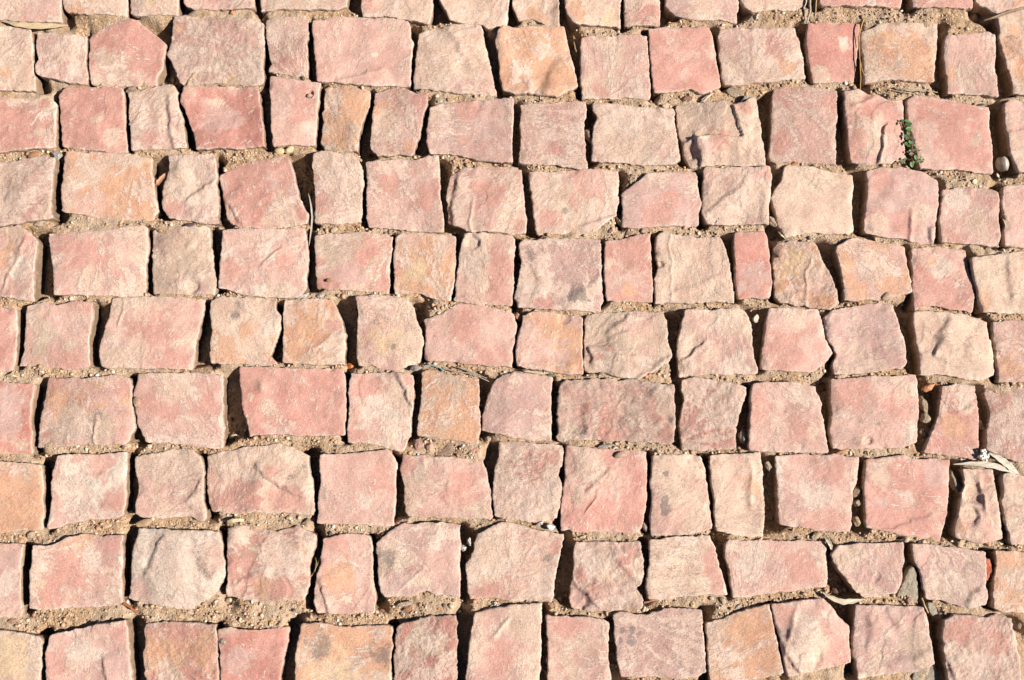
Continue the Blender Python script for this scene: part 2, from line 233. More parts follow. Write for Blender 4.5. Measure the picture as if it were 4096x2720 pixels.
# Each cobble: row letter | look (for its label) | main colour, second colour, dust, lichen, relief, roughness | outline | features
# outline and features are written in survey units of 16 survey squares (@row col)
STONES = r"""
A|mauve and pale cream cobble above dry leaf|pm 5 0 2 3|@00 -350,-260 180,-270 545,-260 555,0 560,195 330,195 30,180 -350,170|c90,60,170 m400,20,150
A|orange and tan cobble|oc 6 1 2 4|@00 575,-250 1165,-260 1170,0 1163,140 1000,128 620,115 590,85 570,20|c1050,60,180 o700,60,110
A|cream cobble with rusty yellow spot|cc 5 1 3 4|@00 1195,-250 1630,-260 1645,60 1635,135 1520,128 1250,140 1195,115 1188,0|y1380,30,60 y1480,90,60 p1250,60,80
A|smooth rose pink cobble|pp 4 0 2 3|@00 1650,-200 2000,-250 2330,-240 2345,0 2352,85 2200,92 2000,85 1800,82 1720,65 1690,0|
A|smooth cream and peach cobble|cp 5 0 1 3|@01 45,-250 840,-260 852,0 845,70 700,88 500,92 200,85 35,100 35,0|p750,40,100
A|red cobble with cream diagonal half|cp 5 0 3 3|@01 975,-250 1620,-250 1632,100 1600,228 1500,200 1200,150 980,152 970,0|r1050,40,110 c1300,60,160
A|peach cobble with slanting left edge|cp 6 0 2 3|@01 1650,-200 2000,-250 2330,-250 2340,0 2320,100 2308,238 2130,262 2080,225 1860,205 1790,185 1750,90 1690,0|p2250,30,120
A|cobble with orange rim and chipped lower edge|cp 6 0 5 4|@02 -40,-250 430,-250 435,100 440,228 320,238 285,215 200,170 55,190 30,120 0,0|o250,140,120 w400,150,70 D300,20,120,1.5
A|golden orange cobble with rust stains|co 4 0 2 3|@02 490,-250 1010,-250 1002,150 1000,262 940,243 800,240 600,235 555,210 500,130 490,0|o640,140,80 y900,190,60 o560,60,80
A|narrow cream cobble with red right side|cr 5 0 2 3|@02 1045,-250 1360,-250 1362,0 1368,100 1355,246 1200,235 1040,243 1036,100|r1320,100,110
A|lilac grey cobble with rounded lower left|mc 5 0 2 3|@02 1420,-250 2090,-250 2095,0 2080,205 1900,180 1700,188 1560,158 1450,100 1412,50|m2000,60,200
A|pale cream cobble with curved lower edge|cc 5 0 2 3|@02 2110,-250 @03 0,-260 345,-250 355,0 345,48 250,95 0,95 @02 2225,108 2150,60 2115,0|
A|wide red cobble with grey front face|rp 3 0 1 3|@03 480,-250 1235,-250 1245,0 1225,58 1000,58 700,52 500,58 475,30|w950,45,60
A|pink red cobble with grey front face|rp 4 0 1 3|@03 1310,-250 1890,-250 1890,0 1885,74 1700,70 1500,64 1340,64 1322,20|
A|orange and pink corner cobble|po 5 1 3 3|@03 1895,-250 2600,-250 2700,20 2361,58 2260,88 2180,118 2118,124 1980,60 1900,20|o2280,60,120
B|cream cobble with orange lower corner|cp 5 1 3 3|@00 -350,230 0,240 190,240 285,275 303,400 300,540 310,680 330,740 336,848 0,835 -350,830|o60,680,80 p200,380,130 k90,610,60
B|small ragged pink and cream cobble|pc 6 0 4 4|@00 340,280 440,290 600,310 800,330 795,450 790,560 805,690 800,775 700,775 560,750 400,718 342,680 325,600 350,540 330,420 322,350|p420,420,110 p420,640,130 c620,420,150 w700,640,110
B|five sided rose cobble with pointed right corner|rp 4 0 2 3|@00 830,305 930,250 1080,190 1200,165 1280,192 1440,330 1520,390 1505,530 1490,620 1440,700 1440,782 1200,785 1100,790 870,790 826,760 815,640 820,480 818,335|r1280,230,110 g1000,640,200 c1000,740,150
B|large square cobble crusted with cream dust|pc 6 2 2 7|@00 1600,150 1700,140 2000,155 2200,160 2361,172 @01 70,215 75,400 65,700 50,780 @00 2361,784 2000,745 1760,780 1715,780 1640,750 1600,640 1570,560 1520,490 1550,420 1580,280|o1640,240,90 p2300,350,150 y2130,740,50
B|dusty pink cobble with rough tan left edge|pg 6 0 3 5|@01 88,170 200,150 480,150 488,240 470,500 480,700 440,710 380,715 300,680 180,665 100,650 135,590 112,480 88,350|g130,300,90 r250,620,130
B|large smooth rose oblong cobble|pp 3 0 2 2|@01 520,200 800,150 1100,160 1300,175 1410,200 1430,250 1420,350 1450,400 1430,600 1420,798 1100,790 850,775 700,755 555,745 555,600 530,420|R800,740,1140,650,30,1.2 c1280,260,90 w1080,500,60
B|tan pink trapezoid cobble with wrinkled face|cp 5 1 4 4|@01 1500,300 1550,270 1740,235 1960,205 2070,215 2100,330 2150,560 2215,878 2100,870 1800,850 1600,820 1450,808 1460,640 1490,430|g1950,450,200 p2030,260,90 R1800,260,1950,560,60,1.5
B|orange cream cobble with twisted ridge at lower right|oc 5 0 6 3|@01 2232,300 2275,255 @02 0,270 200,245 480,245 500,320 550,520 600,720 610,800 500,850 420,900 250,880 150,860 10,865 @01 2280,840 2250,700 2232,520 2212,390|o450,720,150 o80,830,110 R420,560,280,860,90,-4.5 B180,450,200,2.5
B|flat square cobble of dull pink|pg 4 0 1 3|@02 640,350 720,335 950,325 1170,315 1240,330 1260,500 1275,760 1265,928 1150,900 900,908 640,908 632,700 628,500|p1120,600,130 r830,830,100 w1190,870,90
B|smooth red pink square cobble|rp 3 0 1 2|@02 1252,265 1500,250 1820,245 1850,320 1880,500 1900,640 1930,800 1760,870 1640,820 1500,850 1305,862 1285,700 1268,500|r1750,300,110 r1400,700,170 w1450,380,40
B|peach cobble with pink centre|pc 6 0 2 4|@02 1915,270 2000,250 2361,250 @03 250,250 290,380 330,560 350,722 200,740 0,752 @02 2200,770 2100,785 1960,778 1932,700 1920,550 1900,320|r@03 60,450,140 o180,640,90
B|narrow deep rose cobble|dr 2 0 1 2|@03 372,215 500,195 700,195 850,205 850,300 830,500 802,752 600,755 420,752 400,650 372,550 358,400 362,300|r500,300,110 r700,640,130 w700,400,70 g470,650,110
B|cream cobble with orange centre and leaf litter below|co 5 2 2 4|@03 870,290 1050,205 1250,195 1582,195 1575,350 1550,550 1532,755 1300,745 1180,735 1050,735 900,762 890,650 880,480 866,350|o1320,450,150 o1300,680,110
B|small pink upright cobble with rounded top right|pc 5 0 2 3|@03 1650,320 1900,310 2030,290 2090,320 2105,400 2100,600 2115,898 2000,888 1850,870 1700,868 1655,868 1662,760 1642,600 1622,420|p1800,380,200 o1680,700,80 c2060,640,70
B|large orange and grey cream cobble|co 5 4 3 4|@03 2125,150 2270,100 2500,60 2700,50 2700,900 2361,870 2262,870 2245,760 2200,600 2152,430 2125,350 2138,250|o2250,260,130 k2260,400,90 o2350,680,90
C|rose cobble with tan upper band|rc 5 0 3 3|@00 -300,880 0,890 250,895 450,905 500,930 525,960 515,1200 510,1360 350,1370 100,1400 0,1415 -300,1430|g250,930,170 r180,1080,200 r150,1230,170 R0,1000,500,1000,40,-1.0
C|red cobble with tan streak across|rr 3 0 2 3|@00 600,805 850,800 1100,810 1140,830 1150,1000 1160,1390 1050,1405 900,1390 700,1360 562,1345 550,1100 542,880|r880,1150,180 c950,1080,80 c1020,1250,120 r750,1300,120
C|cream cobble with steep ridge on its right|cp 6 0 6 4|@00 1180,855 1320,835 1480,780 1600,775 1640,860 1630,920 1690,1080 1720,1360 1500,1380 1300,1378 1210,1390 1205,1220 1190,1000|g1280,930,130 r1370,1300,100 r1630,1060,60 R1560,940,1580,1330,55,-4 B1470,1150,90,2
C|wine red cobble with cream scrapes|dm 3 0 3 3|@00 1700,800 1860,800 2000,790 2361,800 @01 25,830 50,1050 85,1360 @00 2361,1370 2100,1380 1900,1372 1815,1385 1795,1270 1742,1120 1710,1020 1660,950|m1980,1080,230 r2100,830,130 c2000,930,110 g1770,850,90 r1750,930,90
C|smooth rose cobble with tiny pit|pr 2 0 1 2|@01 125,700 300,720 450,755 595,760 580,900 560,1100 540,1330 450,1345 300,1330 150,1348 140,1150 135,950 118,820|r450,930,180 w500,1190,80 D510,880,35,4
C|tan cobble with bright orange right edge|og 5 3 3 5|@01 630,800 790,780 1000,820 1055,835 1040,950 1000,1080 950,1250 935,1400 830,1388 720,1395 620,1370 582,1310 612,1080 622,900|o930,850,130 o930,1130,110 g700,950,120 o720,1250,90
C|cream cobble with orange red rim|po 5 1 3 5|@01 1100,860 1230,815 1320,800 1470,865 1600,870 1580,950 1530,1130 1450,1448 1350,1430 1200,1440 1112,1440 1062,1370 1062,1250 1082,1000|r1530,920,100 o1420,1330,100 o1130,1010,80 c1250,1180,170
C|broad mauve pink cobble|mp 4 1 2 3|@01 1600,980 1750,950 2000,930 2361,915 @02 12,920 15,1100 0,1300 0,1508 @01 2300,1510 2100,1480 1800,1430 1602,1420 1572,1300 1592,1100|r1950,980,130 r1900,1170,80 g1680,1050,100
C|pale pink cobble with blotchy dust|pp 6 2 1 5|@02 82,960 350,950 600,930 680,935 690,1080 662,1180 680,1400 700,1560 600,1556 440,1528 300,1518 64,1500 66,1350 80,1150|r390,1340,110 p170,1080,130 p520,1180,80
C|sandy cream cobble with pitted top|cc 6 0 3 5|@02 740,960 900,965 1100,990 1300,990 1495,1000 1500,1120 1530,1280 1560,1478 1500,1518 1200,1520 900,1500 732,1480 742,1300 757,1180 777,1080 740,1040|p850,990,100 p1400,1040,100 p1400,1380,110 c950,1300,260 R1060,1190,1280,1250,40,-1
C|broken lumpy grey brown cobble|cg 4 0 7 5|@02 1520,960 1700,940 1980,930 2050,970 2150,950 2230,900 2270,1000 2280,1100 2330,1400 2345,1530 2100,1530 1850,1520 1700,1540 1640,1530 1580,1400 1562,1290 1532,1200 1518,1080|g1750,1080,260 r2130,1010,80 r1950,1270,130 c2150,1430,180 m1750,1380,120 R2030,1000,2110,1240,22,-4 R1570,1300,1740,1250,18,-5 R1750,1250,2100,1250,22,-3.5 R1690,1260,1740,1530,30,-4 B1790,1350,90,3.5 D1620,1400,90,4 B2180,960,70,3 B1750,1100,220,2 
C|pink cobble streaked with cream dust|pp 5 0 2 5|@03 48,810 150,790 350,800 640,820 645,950 632,1200 625,1515 450,1500 250,1490 80,1488 15,1450 22,1300 32,1100|r100,850,110 r590,950,110 r130,1300,110
C|cobble with hollow fold and grey cream middle|pr 3 0 5 3|@03 690,850 800,830 950,870 1150,930 1240,920 1245,1020 1250,1200 1268,1390 1275,1450 1200,1498 1050,1510 900,1510 780,1490 740,1350 712,1150 698,960|g880,1230,210 r760,1300,110 r980,910,90 r1150,1150,110 o1210,1170,70 R1070,1200,1020,1480,22,-4 B880,1180,200,4 g780,900,90 R800,980,1000,880,40,2
C|big smooth rose cobble right of the green weed|rp 3 0 1 2|@03 1292,920 1350,880 1480,885 1650,920 1850,965 2040,985 2050,1200 2070,1480 @13 2072,28 1900,18 1700,-8 1560,-2 @03 1400,1550 1372,1400 1312,1150 1288,1000|r1800,1430,220 g1940,1270,90 r1980,1010,90
C|pale pink cobble beside the white pebble|pc 5 0 2 3|@03 2172,960 2250,925 2361,930 2700,930 2700,1620 2361,1590 2295,1580 2232,1420 2202,1250 2182,1080|R2200,1220,2361,1190,30,-1.5
D|cream cobble with raised grey hump|cp 6 1 5 5|@00 -300,1480 0,1478 100,1490 300,1455 420,1450 520,1470 520,1560 @10 500,0 490,130 480,250 480,380 500,448 350,470 150,500 0,528 -300,540|p400,100,200 r330,380,170 B220,200,200,4 c150,260,200
D|large bright orange cobble|oc 5 2 1 3|@00 600,1400 700,1395 900,1400 1100,1415 1200,1410 1400,1460 @10 1392,0 1410,100 1432,250 1450,380 1400,468 1270,463 1000,448 800,420 600,388 562,368 562,200 578,0|o1050,100,200 o1000,300,160 p800,350,200 c850,60,170 k740,60,70
D|grey and cream cobble with diagonal cleft|mc 6 1 5 5|@00 1550,1430 1800,1425 1950,1412 1985,1470 @10 1990,0 1995,100 2008,250 2010,400 2008,495 1850,490 1700,460 1570,450 1505,350 1492,250 1522,100 1560,0|g1650,80,180 c1850,200,160 o1530,300,50 R1750,260,1950,100,30,-3 r1600,400,90 B1650,40,120,3
D|purple rose cobble with tan lower part|rm 4 1 3 3|@10 2015,30 2100,-10 2250,-75 @01 150,1440 250,1425 300,1460 345,1560 @11 345,0 365,120 400,260 440,330 488,400 470,488 300,520 150,543 0,540 @10 2300,520 2215,525 2120,490 2085,440 2062,300 2050,200 2015,80|r@10 2280,100,150 r2260,260,90 c@11 250,400,180 c@10 2120,400,70 R2080,300,2200,480,25,-2.5
D|cream cobble with red lower half|cp 6 2 2 4|@01 530,1410 650,1390 900,1420 960,1500 980,1560 @11 990,0 1000,150 977,300 970,478 800,488 600,488 540,478 542,250 532,100 524,0|r560,80,60 r620,300,110 p750,350,140 c800,100,180 k900,260,50
D|plain pink square cobble|pp 5 0 1 3|@01 1010,1490 1250,1470 1450,1480 1600,1440 1680,1440 1690,1560 @11 1692,50 1702,250 1735,450 1735,578 1550,568 1300,550 1150,545 1045,530 1012,450 1018,200 1022,0|r1230,140,150 r1550,250,140
D|pink cobble with flaked rocky left edge|pc 5 1 5 4|@01 1900,1545 2050,1530 2361,1538 @12 90,0 110,200 130,450 134,568 @11 2361,592 2250,572 2000,570 1970,580 1900,540 1765,480 1762,300 1752,180 1785,60|g1800,350,90 r2150,200,160 R1850,60,1790,480,40,-3.5 R1990,260,1980,560,22,1.5 r@12 60,500,80 k@11 2170,400,40
D|wide cream cobble with grey smudge|cp 5 1 2 3|@12 155,8 400,10 700,-10 980,10 985,150 985,300 968,420 800,535 700,598 500,588 242,598 205,520 192,300 172,200 155,100|c350,150,220 r320,420,130 r650,150,200 k540,350,70 k440,380,50 R660,500,960,410,35,-2 p800,80,150
D|lilac cobble with red fan streaks|mr 4 0 2 3|@12 1010,210 1100,150 1190,80 1250,20 1450,10 1700,10 1720,60 1722,200 1745,280 1732,400 1720,512 1500,510 1300,530 1150,543 1015,525 1022,400 1007,280|r1350,420,180 c1330,70,110 c1700,150,110 m1200,200,150 r1480,260,80
D|peach cobble with cream craggy lower right|pc 5 1 5 4|@12 1778,-24 2100,-20 2361,-26 @13 12,-26 18,0 30,90 15,330 @12 2361,500 2200,500 1950,510 1792,500 1752,420 1762,200 1762,0|p1900,80,180 c1950,400,200 c2250,250,170 R1760,400,2080,180,50,-2.5 R2300,250,2300,440,50,-2
D|creamy shell like cobble with radiating lines|cc 3 0 2 2|@13 150,-30 200,-50 400,-30 600,20 780,40 790,200 770,400 800,558 740,600 600,588 400,575 300,590 170,620 100,500 72,380 40,260 50,190 120,100|y430,580,50 R250,0,480,180,40,-1
D|lilac rose cobble with notch at its lower right|mp 3 0 3 2|@13 910,10 1000,-20 1250,-30 1400,0 1550,80 1575,100 1580,300 1555,450 1540,600 1530,688 1400,680 1250,640 1080,620 900,580 890,450 907,300 922,150|r970,450,110 r1080,100,130 c1000,520,110 c1390,400,120 r1250,480,130 R1340,430,1300,660,35,2 R1490,560,1500,680,30,-3
D|small cobble with white pitted lichen crust|pp 3 2 2 4|@13 1612,175 1750,160 2000,165 2100,190 2130,250 2130,400 2143,550 2130,715 1950,690 1700,670 1602,660 1592,500 1602,300|w1720,300,120 L1720,350,90 L1850,240,60 L2040,480,90 r1750,640,110 r2080,270,80 c1950,480,110
D|pink right edge cobble with smooth face|pp 3 0 1 2|@13 2170,150 2300,130 2700,130 2700,740 2361,720 2182,700 2172,580 2202,480 2155,350 2158,250|
E|orange and cream cobble with diagonal white flake|pc 4 0 4 3|@10 -300,540 0,530 180,510 300,600 350,640 340,800 320,1000 320,1220 200,1205 0,1160 -300,1150|o60,800,150 w200,880,130 r260,640,70 R220,680,40,1080,35,1.5
E|broad pink cobble|pc 5 1 2 3|@10 440,580 700,560 1000,540 1300,500 1350,520 1355,700 1340,900 1330,1158 1150,1168 900,1160 700,1150 502,1150 492,950 462,750 432,640|r550,650,130 r900,800,220 c850,1050,170 c1200,600,140
E|grey beige cobble with dimpled face|gc 4 3 4 4|@10 1402,550 1480,515 1700,520 1900,520 1930,540 1950,700 1970,900 1995,1050 1980,1148 1850,1150 1700,1150 1500,1130 1402,1140 1392,900 1397,700|c1700,1060,150 g1800,950,120 k1450,650,70 B1760,680,40,2 D1770,1080,80,2.5 m1880,1100,70 B1650,1060,80,1.5
E|bright pink cobble with wavy creases|pw 4 1 4 3|@10 2060,560 2200,540 @11 0,545 200,545 450,530 470,640 478,800 462,1100 400,1178 250,1180 100,1180 @10 2361,1165 2250,1165 2120,1100 2012,1080 2022,900 2050,700|r@10 2130,900,110 k@11 220,650,70 r280,800,110 c250,1130,150 R@11 50,860,230,720,30,-2 p@11 100,950,120
E|dull rose cobble with streaked face|rg 4 0 2 3|@11 540,600 700,585 1000,570 1200,600 1260,620 1250,750 1232,900 1216,1148 1050,1120 850,1110 650,1100 552,1090 552,900 542,700|r1000,720,150 r750,1080,110 g800,620,180 m850,950,150
E|speckled tan cobble|oc 6 4 2 4|@11 1282,620 1340,575 1600,580 1840,600 1845,800 1832,1000 1812,1100 1782,1212 1650,1188 1500,1140 1267,1138 1272,1020 1262,850|r1290,870,70 y1450,900,140 p1750,650,110 p1400,640,120
E|peach cobble with dark chip at upper left|pc 5 3 3 4|@11 1905,640 1930,590 2100,580 2361,600 @12 28,640 20,800 10,1000 0,1235 @11 2361,1248 2200,1255 1950,1228 1825,1210 1850,1000 1872,800|r2250,900,170 c1980,950,130 g2020,650,60 D1980,660,80,3.5 r2250,1150,120
E|large grey pink cobble with rough diagonal scar|mc 6 4 4 5|@12 62,680 100,650 300,640 600,630 810,630 820,750 825,950 843,1200 820,1308 600,1298 300,1288 50,1268 22,1180 60,1000 76,850|k600,1120,110 k160,740,70 g130,1050,130 m500,900,180 R500,1200,760,1000,70,-2 r280,1220,90 R200,800,230,1100,60,-1.5
E|small red orange cobble with smooth centre|rp 2 0 1 2|@12 862,650 1000,640 1200,590 1280,582 1285,750 1290,950 1300,1100 1295,1213 1100,1210 882,1208 862,1100 852,900|r1040,720,150 o1070,1100,100 k1215,620,30 c900,850,80
E|pale sandy cobble with vertical seam|cc 5 1 3 4|@12 1332,600 1400,552 1480,590 1700,612 1920,610 1960,700 2000,850 2030,1050 2045,1228 1800,1225 1500,1233 1322,1230 1312,1000 1340,900 1330,800 1327,700|R1450,600,1465,1200,18,1 c1370,650,80 R1500,1150,1900,1000,60,1.5 D1350,880,50,3
E|narrow wine red cobble|dm 1 0 1 2|@12 2045,580 2150,570 2330,565 2361,640 @13 15,780 30,950 42,1100 30,1160 0,1185 @12 2200,1178 2082,1192 2062,1000 2060,850 2042,700|r2250,620,120 m2250,1000,150
E|gritty orange cobble with smooth pink wedge|oo 6 2 4 7|@13 62,680 180,650 400,660 460,690 520,850 600,980 638,1150 658,1228 560,1288 400,1270 330,1258 122,1228 62,1180 52,950 57,800|o100,1050,110 o430,730,70 P470,1050,130 y250,850,130 R380,860,340,1250,30,1.5
E|orange pink cobble with slanting left edge|po 5 0 2 3|@13 622,700 800,620 1000,660 1260,710 1280,850 1308,1000 1325,1118 1200,1168 1080,1198 900,1198 712,1213 692,1050 652,850|o1000,680,120 o1150,1050,170 o850,1150,120 c980,880,150
E|pink cobble with darker rose lower half|pr 4 0 2 3|@13 1328,712 1600,707 1828,730 1850,850 1880,1000 1908,1150 1893,1308 1700,1288 1500,1250 1352,1288 1338,1150 1332,900|r1600,1180,220 w1550,900,120 o1500,850,60
E|tan right edge cobble with soft central crease|gc 3 1 3 3|@13 1862,812 2050,790 2361,747 2700,740 2700,1360 2361,1330 2150,1320 1965,1310 1932,1200 1912,1100 1872,920|o1980,1260,90 k2240,1130,50 R2200,850,2230,1200,40,-2 o2350,850,50
F|red left edge cobble|rr 2 0 1 2|@10 -300,1265 0,1270 80,1280 155,1282 150,1450 @20 140,100 112,282 0,290 -300,300|c@10 120,1420,50
F|rose cobble with orange foot|pg 4 0 2 3|@10 242,1250 380,1215 520,1242 730,1202 858,1232 853,1350 828,1568 @20 823,100 828,245 700,268 600,278 500,250 300,230 155,238 200,100 218,0 @10 225,1480 227,1350|r@20 600,220,150 o300,215,80 g@10 320,1350,150 r@10 760,1250,100
F|large pink cobble with thin white vein|pc 4 0 2 3|@10 1030,1180 1200,1170 1500,1160 1700,1170 1885,1182 1868,1300 1822,1500 @20 1800,0 1780,150 1760,268 1550,263 1300,263 1000,258 932,230 912,100 922,0 @10 955,1500 992,1350|R@10 1130,1190,1100,1420,15,1.5 r@10 1400,1450,250 c@20 1020,30,120 c1230,120,150 r@20 1600,200,140 c@10 1250,1250,160
F|orange cream cobble with grey lichen blotches|co 4 3 2 4|@10 1935,1200 2050,1150 2200,1178 2361,1172 @11 178,1200 180,1290 218,1340 218,1450 @21 170,50 130,150 195,218 100,233 0,233 @20 2200,218 1952,218 1932,100 1932,0 @10 1960,1480 1935,1330|k@10 2180,1270,100 k2180,1380,50 o2240,1500,70 o@20 2080,80,120 w@11 130,1450,90
F|peach cobble with orange lower part|oc 5 2 3 3|@11 262,1210 320,1190 600,1185 710,1190 740,1280 800,1400 830,1520 @21 820,225 650,230 500,230 350,225 242,200 246,0 @11 252,1400|o@21 350,130,150 r@11 720,1450,90 R@21 500,60,780,-60,50,-1.5 c@21 740,80,110
F|cream cobble peppered with grey specks|cp 4 6 3 4|@11 922,1170 1100,1155 1300,1160 1400,1190 1460,1260 1480,1380 1520,1480 @21 1540,0 1520,200 1400,240 1300,288 1150,270 1050,230 942,230 922,100 932,0 @11 942,1350|p@11 1100,1200,170 y@21 1150,40,160 L@11 1150,1380,130 k@21 1270,60,40
F|large smooth pink cobble with sloping shoulder|pp 3 0 1 2|@11 1545,1380 1700,1320 1860,1222 1960,1230 2200,1270 2330,1292 @12 25,1330 40,1420 @22 32,0 12,120 0,248 @21 2361,250 2150,240 1850,210 1600,190 1552,178 1562,0 @11 1572,1500|r@11 1950,1400,170 r@21 2100,180,200
F|salmon cobble with faint stepped flake|po 4 1 4 3|@12 92,1350 160,1302 350,1310 550,1340 650,1372 655,1500 @22 650,150 655,318 500,318 350,288 150,270 42,228 32,100 52,0 @12 80,1450|k@12 120,1440,60 o@12 350,1450,150 D@12 480,1350,80,2.5 B@22 540,240,70,2 g@22 80,150,60
F|cream cobble with lumpy broken crust|cg 5 2 7 5|@12 682,1340 800,1320 1100,1300 1400,1302 1440,1400 @22 1440,0 1475,110 1440,200 1350,270 1170,358 1000,345 850,310 700,290 667,270 662,0|r@22 900,90,60 r790,170,70 k@12 950,1430,80 R@12 900,1500,1050,1330,40,-3 R@22 720,80,740,230,25,-4 R@22 1150,330,1420,180,35,-2 B@22 1000,150,200,2.5 p@22 1250,100,150 p@12 1150,1400,140
F|whitish pink cobble with fine cracks|cp 4 3 4 3|@12 1592,1290 1800,1290 2000,1285 2120,1290 2170,1360 2210,1450 @22 2210,50 2240,200 2262,250 2250,318 2000,320 1800,310 1542,343 1522,150 1532,0 @12 1562,1420|k@12 1920,1480,60 k@22 1970,100,60 R@22 1580,180,1770,20,22,-2.5 p@22 1900,220,170 w@22 2050,260,120 p@12 1700,1380,120
F|salmon pink cobble with pointed right side|po 3 1 2 2|@13 12,1270 200,1267 350,1280 460,1282 490,1380 530,1500 @23 560,50 598,120 540,200 440,288 350,303 150,280 0,270 @22 2302,258 2302,100 2322,0 @12 2340,1400|r@23 200,60,200 c@13 250,1330,150
F|mauve grey cobble with dusty tan lower part|mg 4 1 3 3|@13 602,1290 800,1250 1000,1222 1150,1240 1180,1340 1230,1500 @23 1252,0 1275,200 1240,258 1050,283 850,308 612,318 602,200 635,130 592,50 545,0 @13 525,1450 515,1360|g@23 850,220,260 w@13 1050,1420,80 m@13 1000,1350,170 k@13 560,1400,60 R@13 560,1330,540,1540,40,-2
F|beige cobble with one deep curved furrow|cg 3 0 4 2|@13 1342,1310 1500,1292 1750,1320 2025,1390 2040,1568 @23 2060,0 2090,318 1980,372 1850,368 1650,320 1412,320 1397,180 1372,0 @13 1352,1450|R@13 1660,1380,1560,1560,40,-2.5 R@23 1590,0,1535,140,40,-4 g@23 1800,200,200
F|pink cobble at the right edge with orange foot|pr 5 0 2 4|@13 2080,1402 2250,1387 2700,1380 @23 2700,400 2361,390 2122,385 2122,200 2092,50|o@23 2200,330,170
G|purple red left edge cobble|dm 2 0 2 2|@20 -300,370 0,380 200,400 325,410 290,600 270,750 290,850 285,1043 100,1050 0,1050 -300,1050|m60,650,180 m80,850,120 g200,970,110 r250,450,60
G|pink cobble with grey cream crusty middle|po 4 3 4 5|@20 450,350 700,350 900,340 1080,325 1200,350 1210,480 1215,600 1235,720 1235,800 1162,968 1050,963 800,968 550,988 332,988 352,800 392,600 432,420|r470,420,130 o500,600,150 c680,800,200 g1000,820,150 k900,700,60 k950,480,40 R890,720,880,960,25,2 r1160,850,70 r1120,420,80 r380,870,60
G|evenly pink cobble with scratched surface|pp 5 0 1 3|@20 1280,310 1450,300 1800,295 2058,320 2060,500 2050,700 2052,998 1900,998 1700,970 1550,950 1335,940 1272,800 1242,650 1222,520 1252,400|r1900,560,150 r1500,500,200 g1320,860,60 c1600,370,200
G|large rose cobble with raised knob|rp 3 1 2 2|@20 2200,252 2361,242 @21 200,250 500,260 760,260 810,270 830,400 830,600 820,878 600,880 400,880 100,868 0,878 @20 2305,890 2272,750 2232,600 2202,400|B@21 60,440,60,3 g50,440,60 c@21 120,600,90 r@21 600,450,250 r@21 650,780,170 c@20 2300,500,70
G|pink cobble with chipped triangle at upper right|pc 4 0 4 3|@21 880,310 1100,300 1300,300 1400,300 1450,330 1460,500 1440,700 1420,880 1350,1028 1250,1008 1150,983 1000,950 842,945 842,800 862,600 852,450|r1050,400,130 r950,900,120 R1290,350,1430,630,30,-3.5 w1250,700,220 r1400,400,60 c1300,560,130
G|tan orange pitted cobble|og 5 6 1 5|@21 1530,290 1590,266 1800,320 2060,350 2060,600 2070,750 2055,948 1900,930 1700,910 1482,885 1502,700 1522,500|o1700,530,70 o1900,850,130 o1550,320,80
G|lilac grey cobble with cut upper left corner|mp 4 1 2 2|@21 2250,330 2361,292 @22 200,312 370,342 365,500 365,700 360,928 200,928 0,900 @21 2200,858 2082,828 2092,680 2142,500 2200,382|p@22 250,450,120 g@22 50,360,60
G|wide crumbly grey brown cobble|pg 4 3 6 9|@22 482,372 800,355 1100,370 1300,390 1490,412 1500,600 1508,800 1490,928 1455,965 1250,940 900,930 700,920 450,935 415,920 412,700 432,500 442,412|r660,680,100 r850,700,110 r1330,700,70 r900,880,130 r1420,900,80 g500,550,130 k600,830,70 g1130,720,140 w1330,430,110 c600,450,130 R700,600,650,900,60,-3.5 B1150,700,130,2 c1400,560,110
G|rose cobble caked with tan dust|rg 8 1 3 6|@22 1560,362 1700,346 1950,380 2160,430 2150,500 2110,640 2080,780 2065,900 2068,1000 1900,1010 1700,1018 1562,1013 1552,800 1582,600 1562,450|r1620,600,110 r1650,780,130 r2080,490,80 r1900,970,150 R2030,440,2010,640,40,-2
G|peach cobble with red right centre|pc 4 1 2 3|@22 2212,402 2361,382 @23 0,390 250,390 430,430 450,500 488,580 480,650 520,780 540,900 545,1038 350,1040 150,1030 0,1030 @22 2182,1018 2182,850 2202,650 2192,500|r@23 280,780,150 c@23 250,500,170 r@22 2270,600,120 c@23 430,850,90
G|cobble with red top and grey seam across middle|pw 4 2 3 3|@23 577,362 900,340 1200,330 1360,317 1385,400 1390,600 1385,800 1380,940 1250,998 1000,1000 750,1010 605,1000 572,850 590,650 577,500|r800,450,250 r1250,620,180 k1000,735,50 k850,725,40 k1180,770,40 p1000,880,200 m700,880,130 D920,930,50,3 B860,940,60,2 R600,735,1300,790,25,-1.5 g1300,430,120
G|narrow salmon cobble leaning left|rp 4 0 2 3|@23 1602,432 1750,402 1900,420 1920,550 1940,700 1950,900 1945,1113 1750,1080 1600,1050 1442,1028 1502,880 1582,700 1592,550|o1700,800,130 g1760,470,110 c1830,600,80 R1750,660,1900,600,25,1.2
G|mottled mauve rose cobble above white husk|mp 6 0 2 4|@23 2042,432 2100,422 2361,440 2700,440 2700,1150 2361,1120 2282,1118 2080,1040 2012,1000 2022,850 2060,700 2042,580 2012,482|r2200,550,120 r2250,1000,130
H|orange left edge cobble|oc 4 0 2 3|@20 -300,1120 0,1120 250,1130 385,1152 395,1300 400,1500 @30 405,0 390,178 200,190 0,210 -300,220|o@30 150,100,200 c@20 200,1200,130 o@20 100,1420,180
H|rose cobble with pale chalky lower half|pw 4 2 3 3|@20 540,1072 700,1055 900,1052 1170,1032 1180,1150 1165,1350 @30 1160,-40 1132,60 1050,80 850,85 650,120 462,178 450,120 470,0 @20 482,1400 492,1200|r@20 900,1130,200 k@20 830,1280,80 w@20 650,1400,150 r@20 1050,1480,110 R@20 700,1220,1080,1230,40,-1
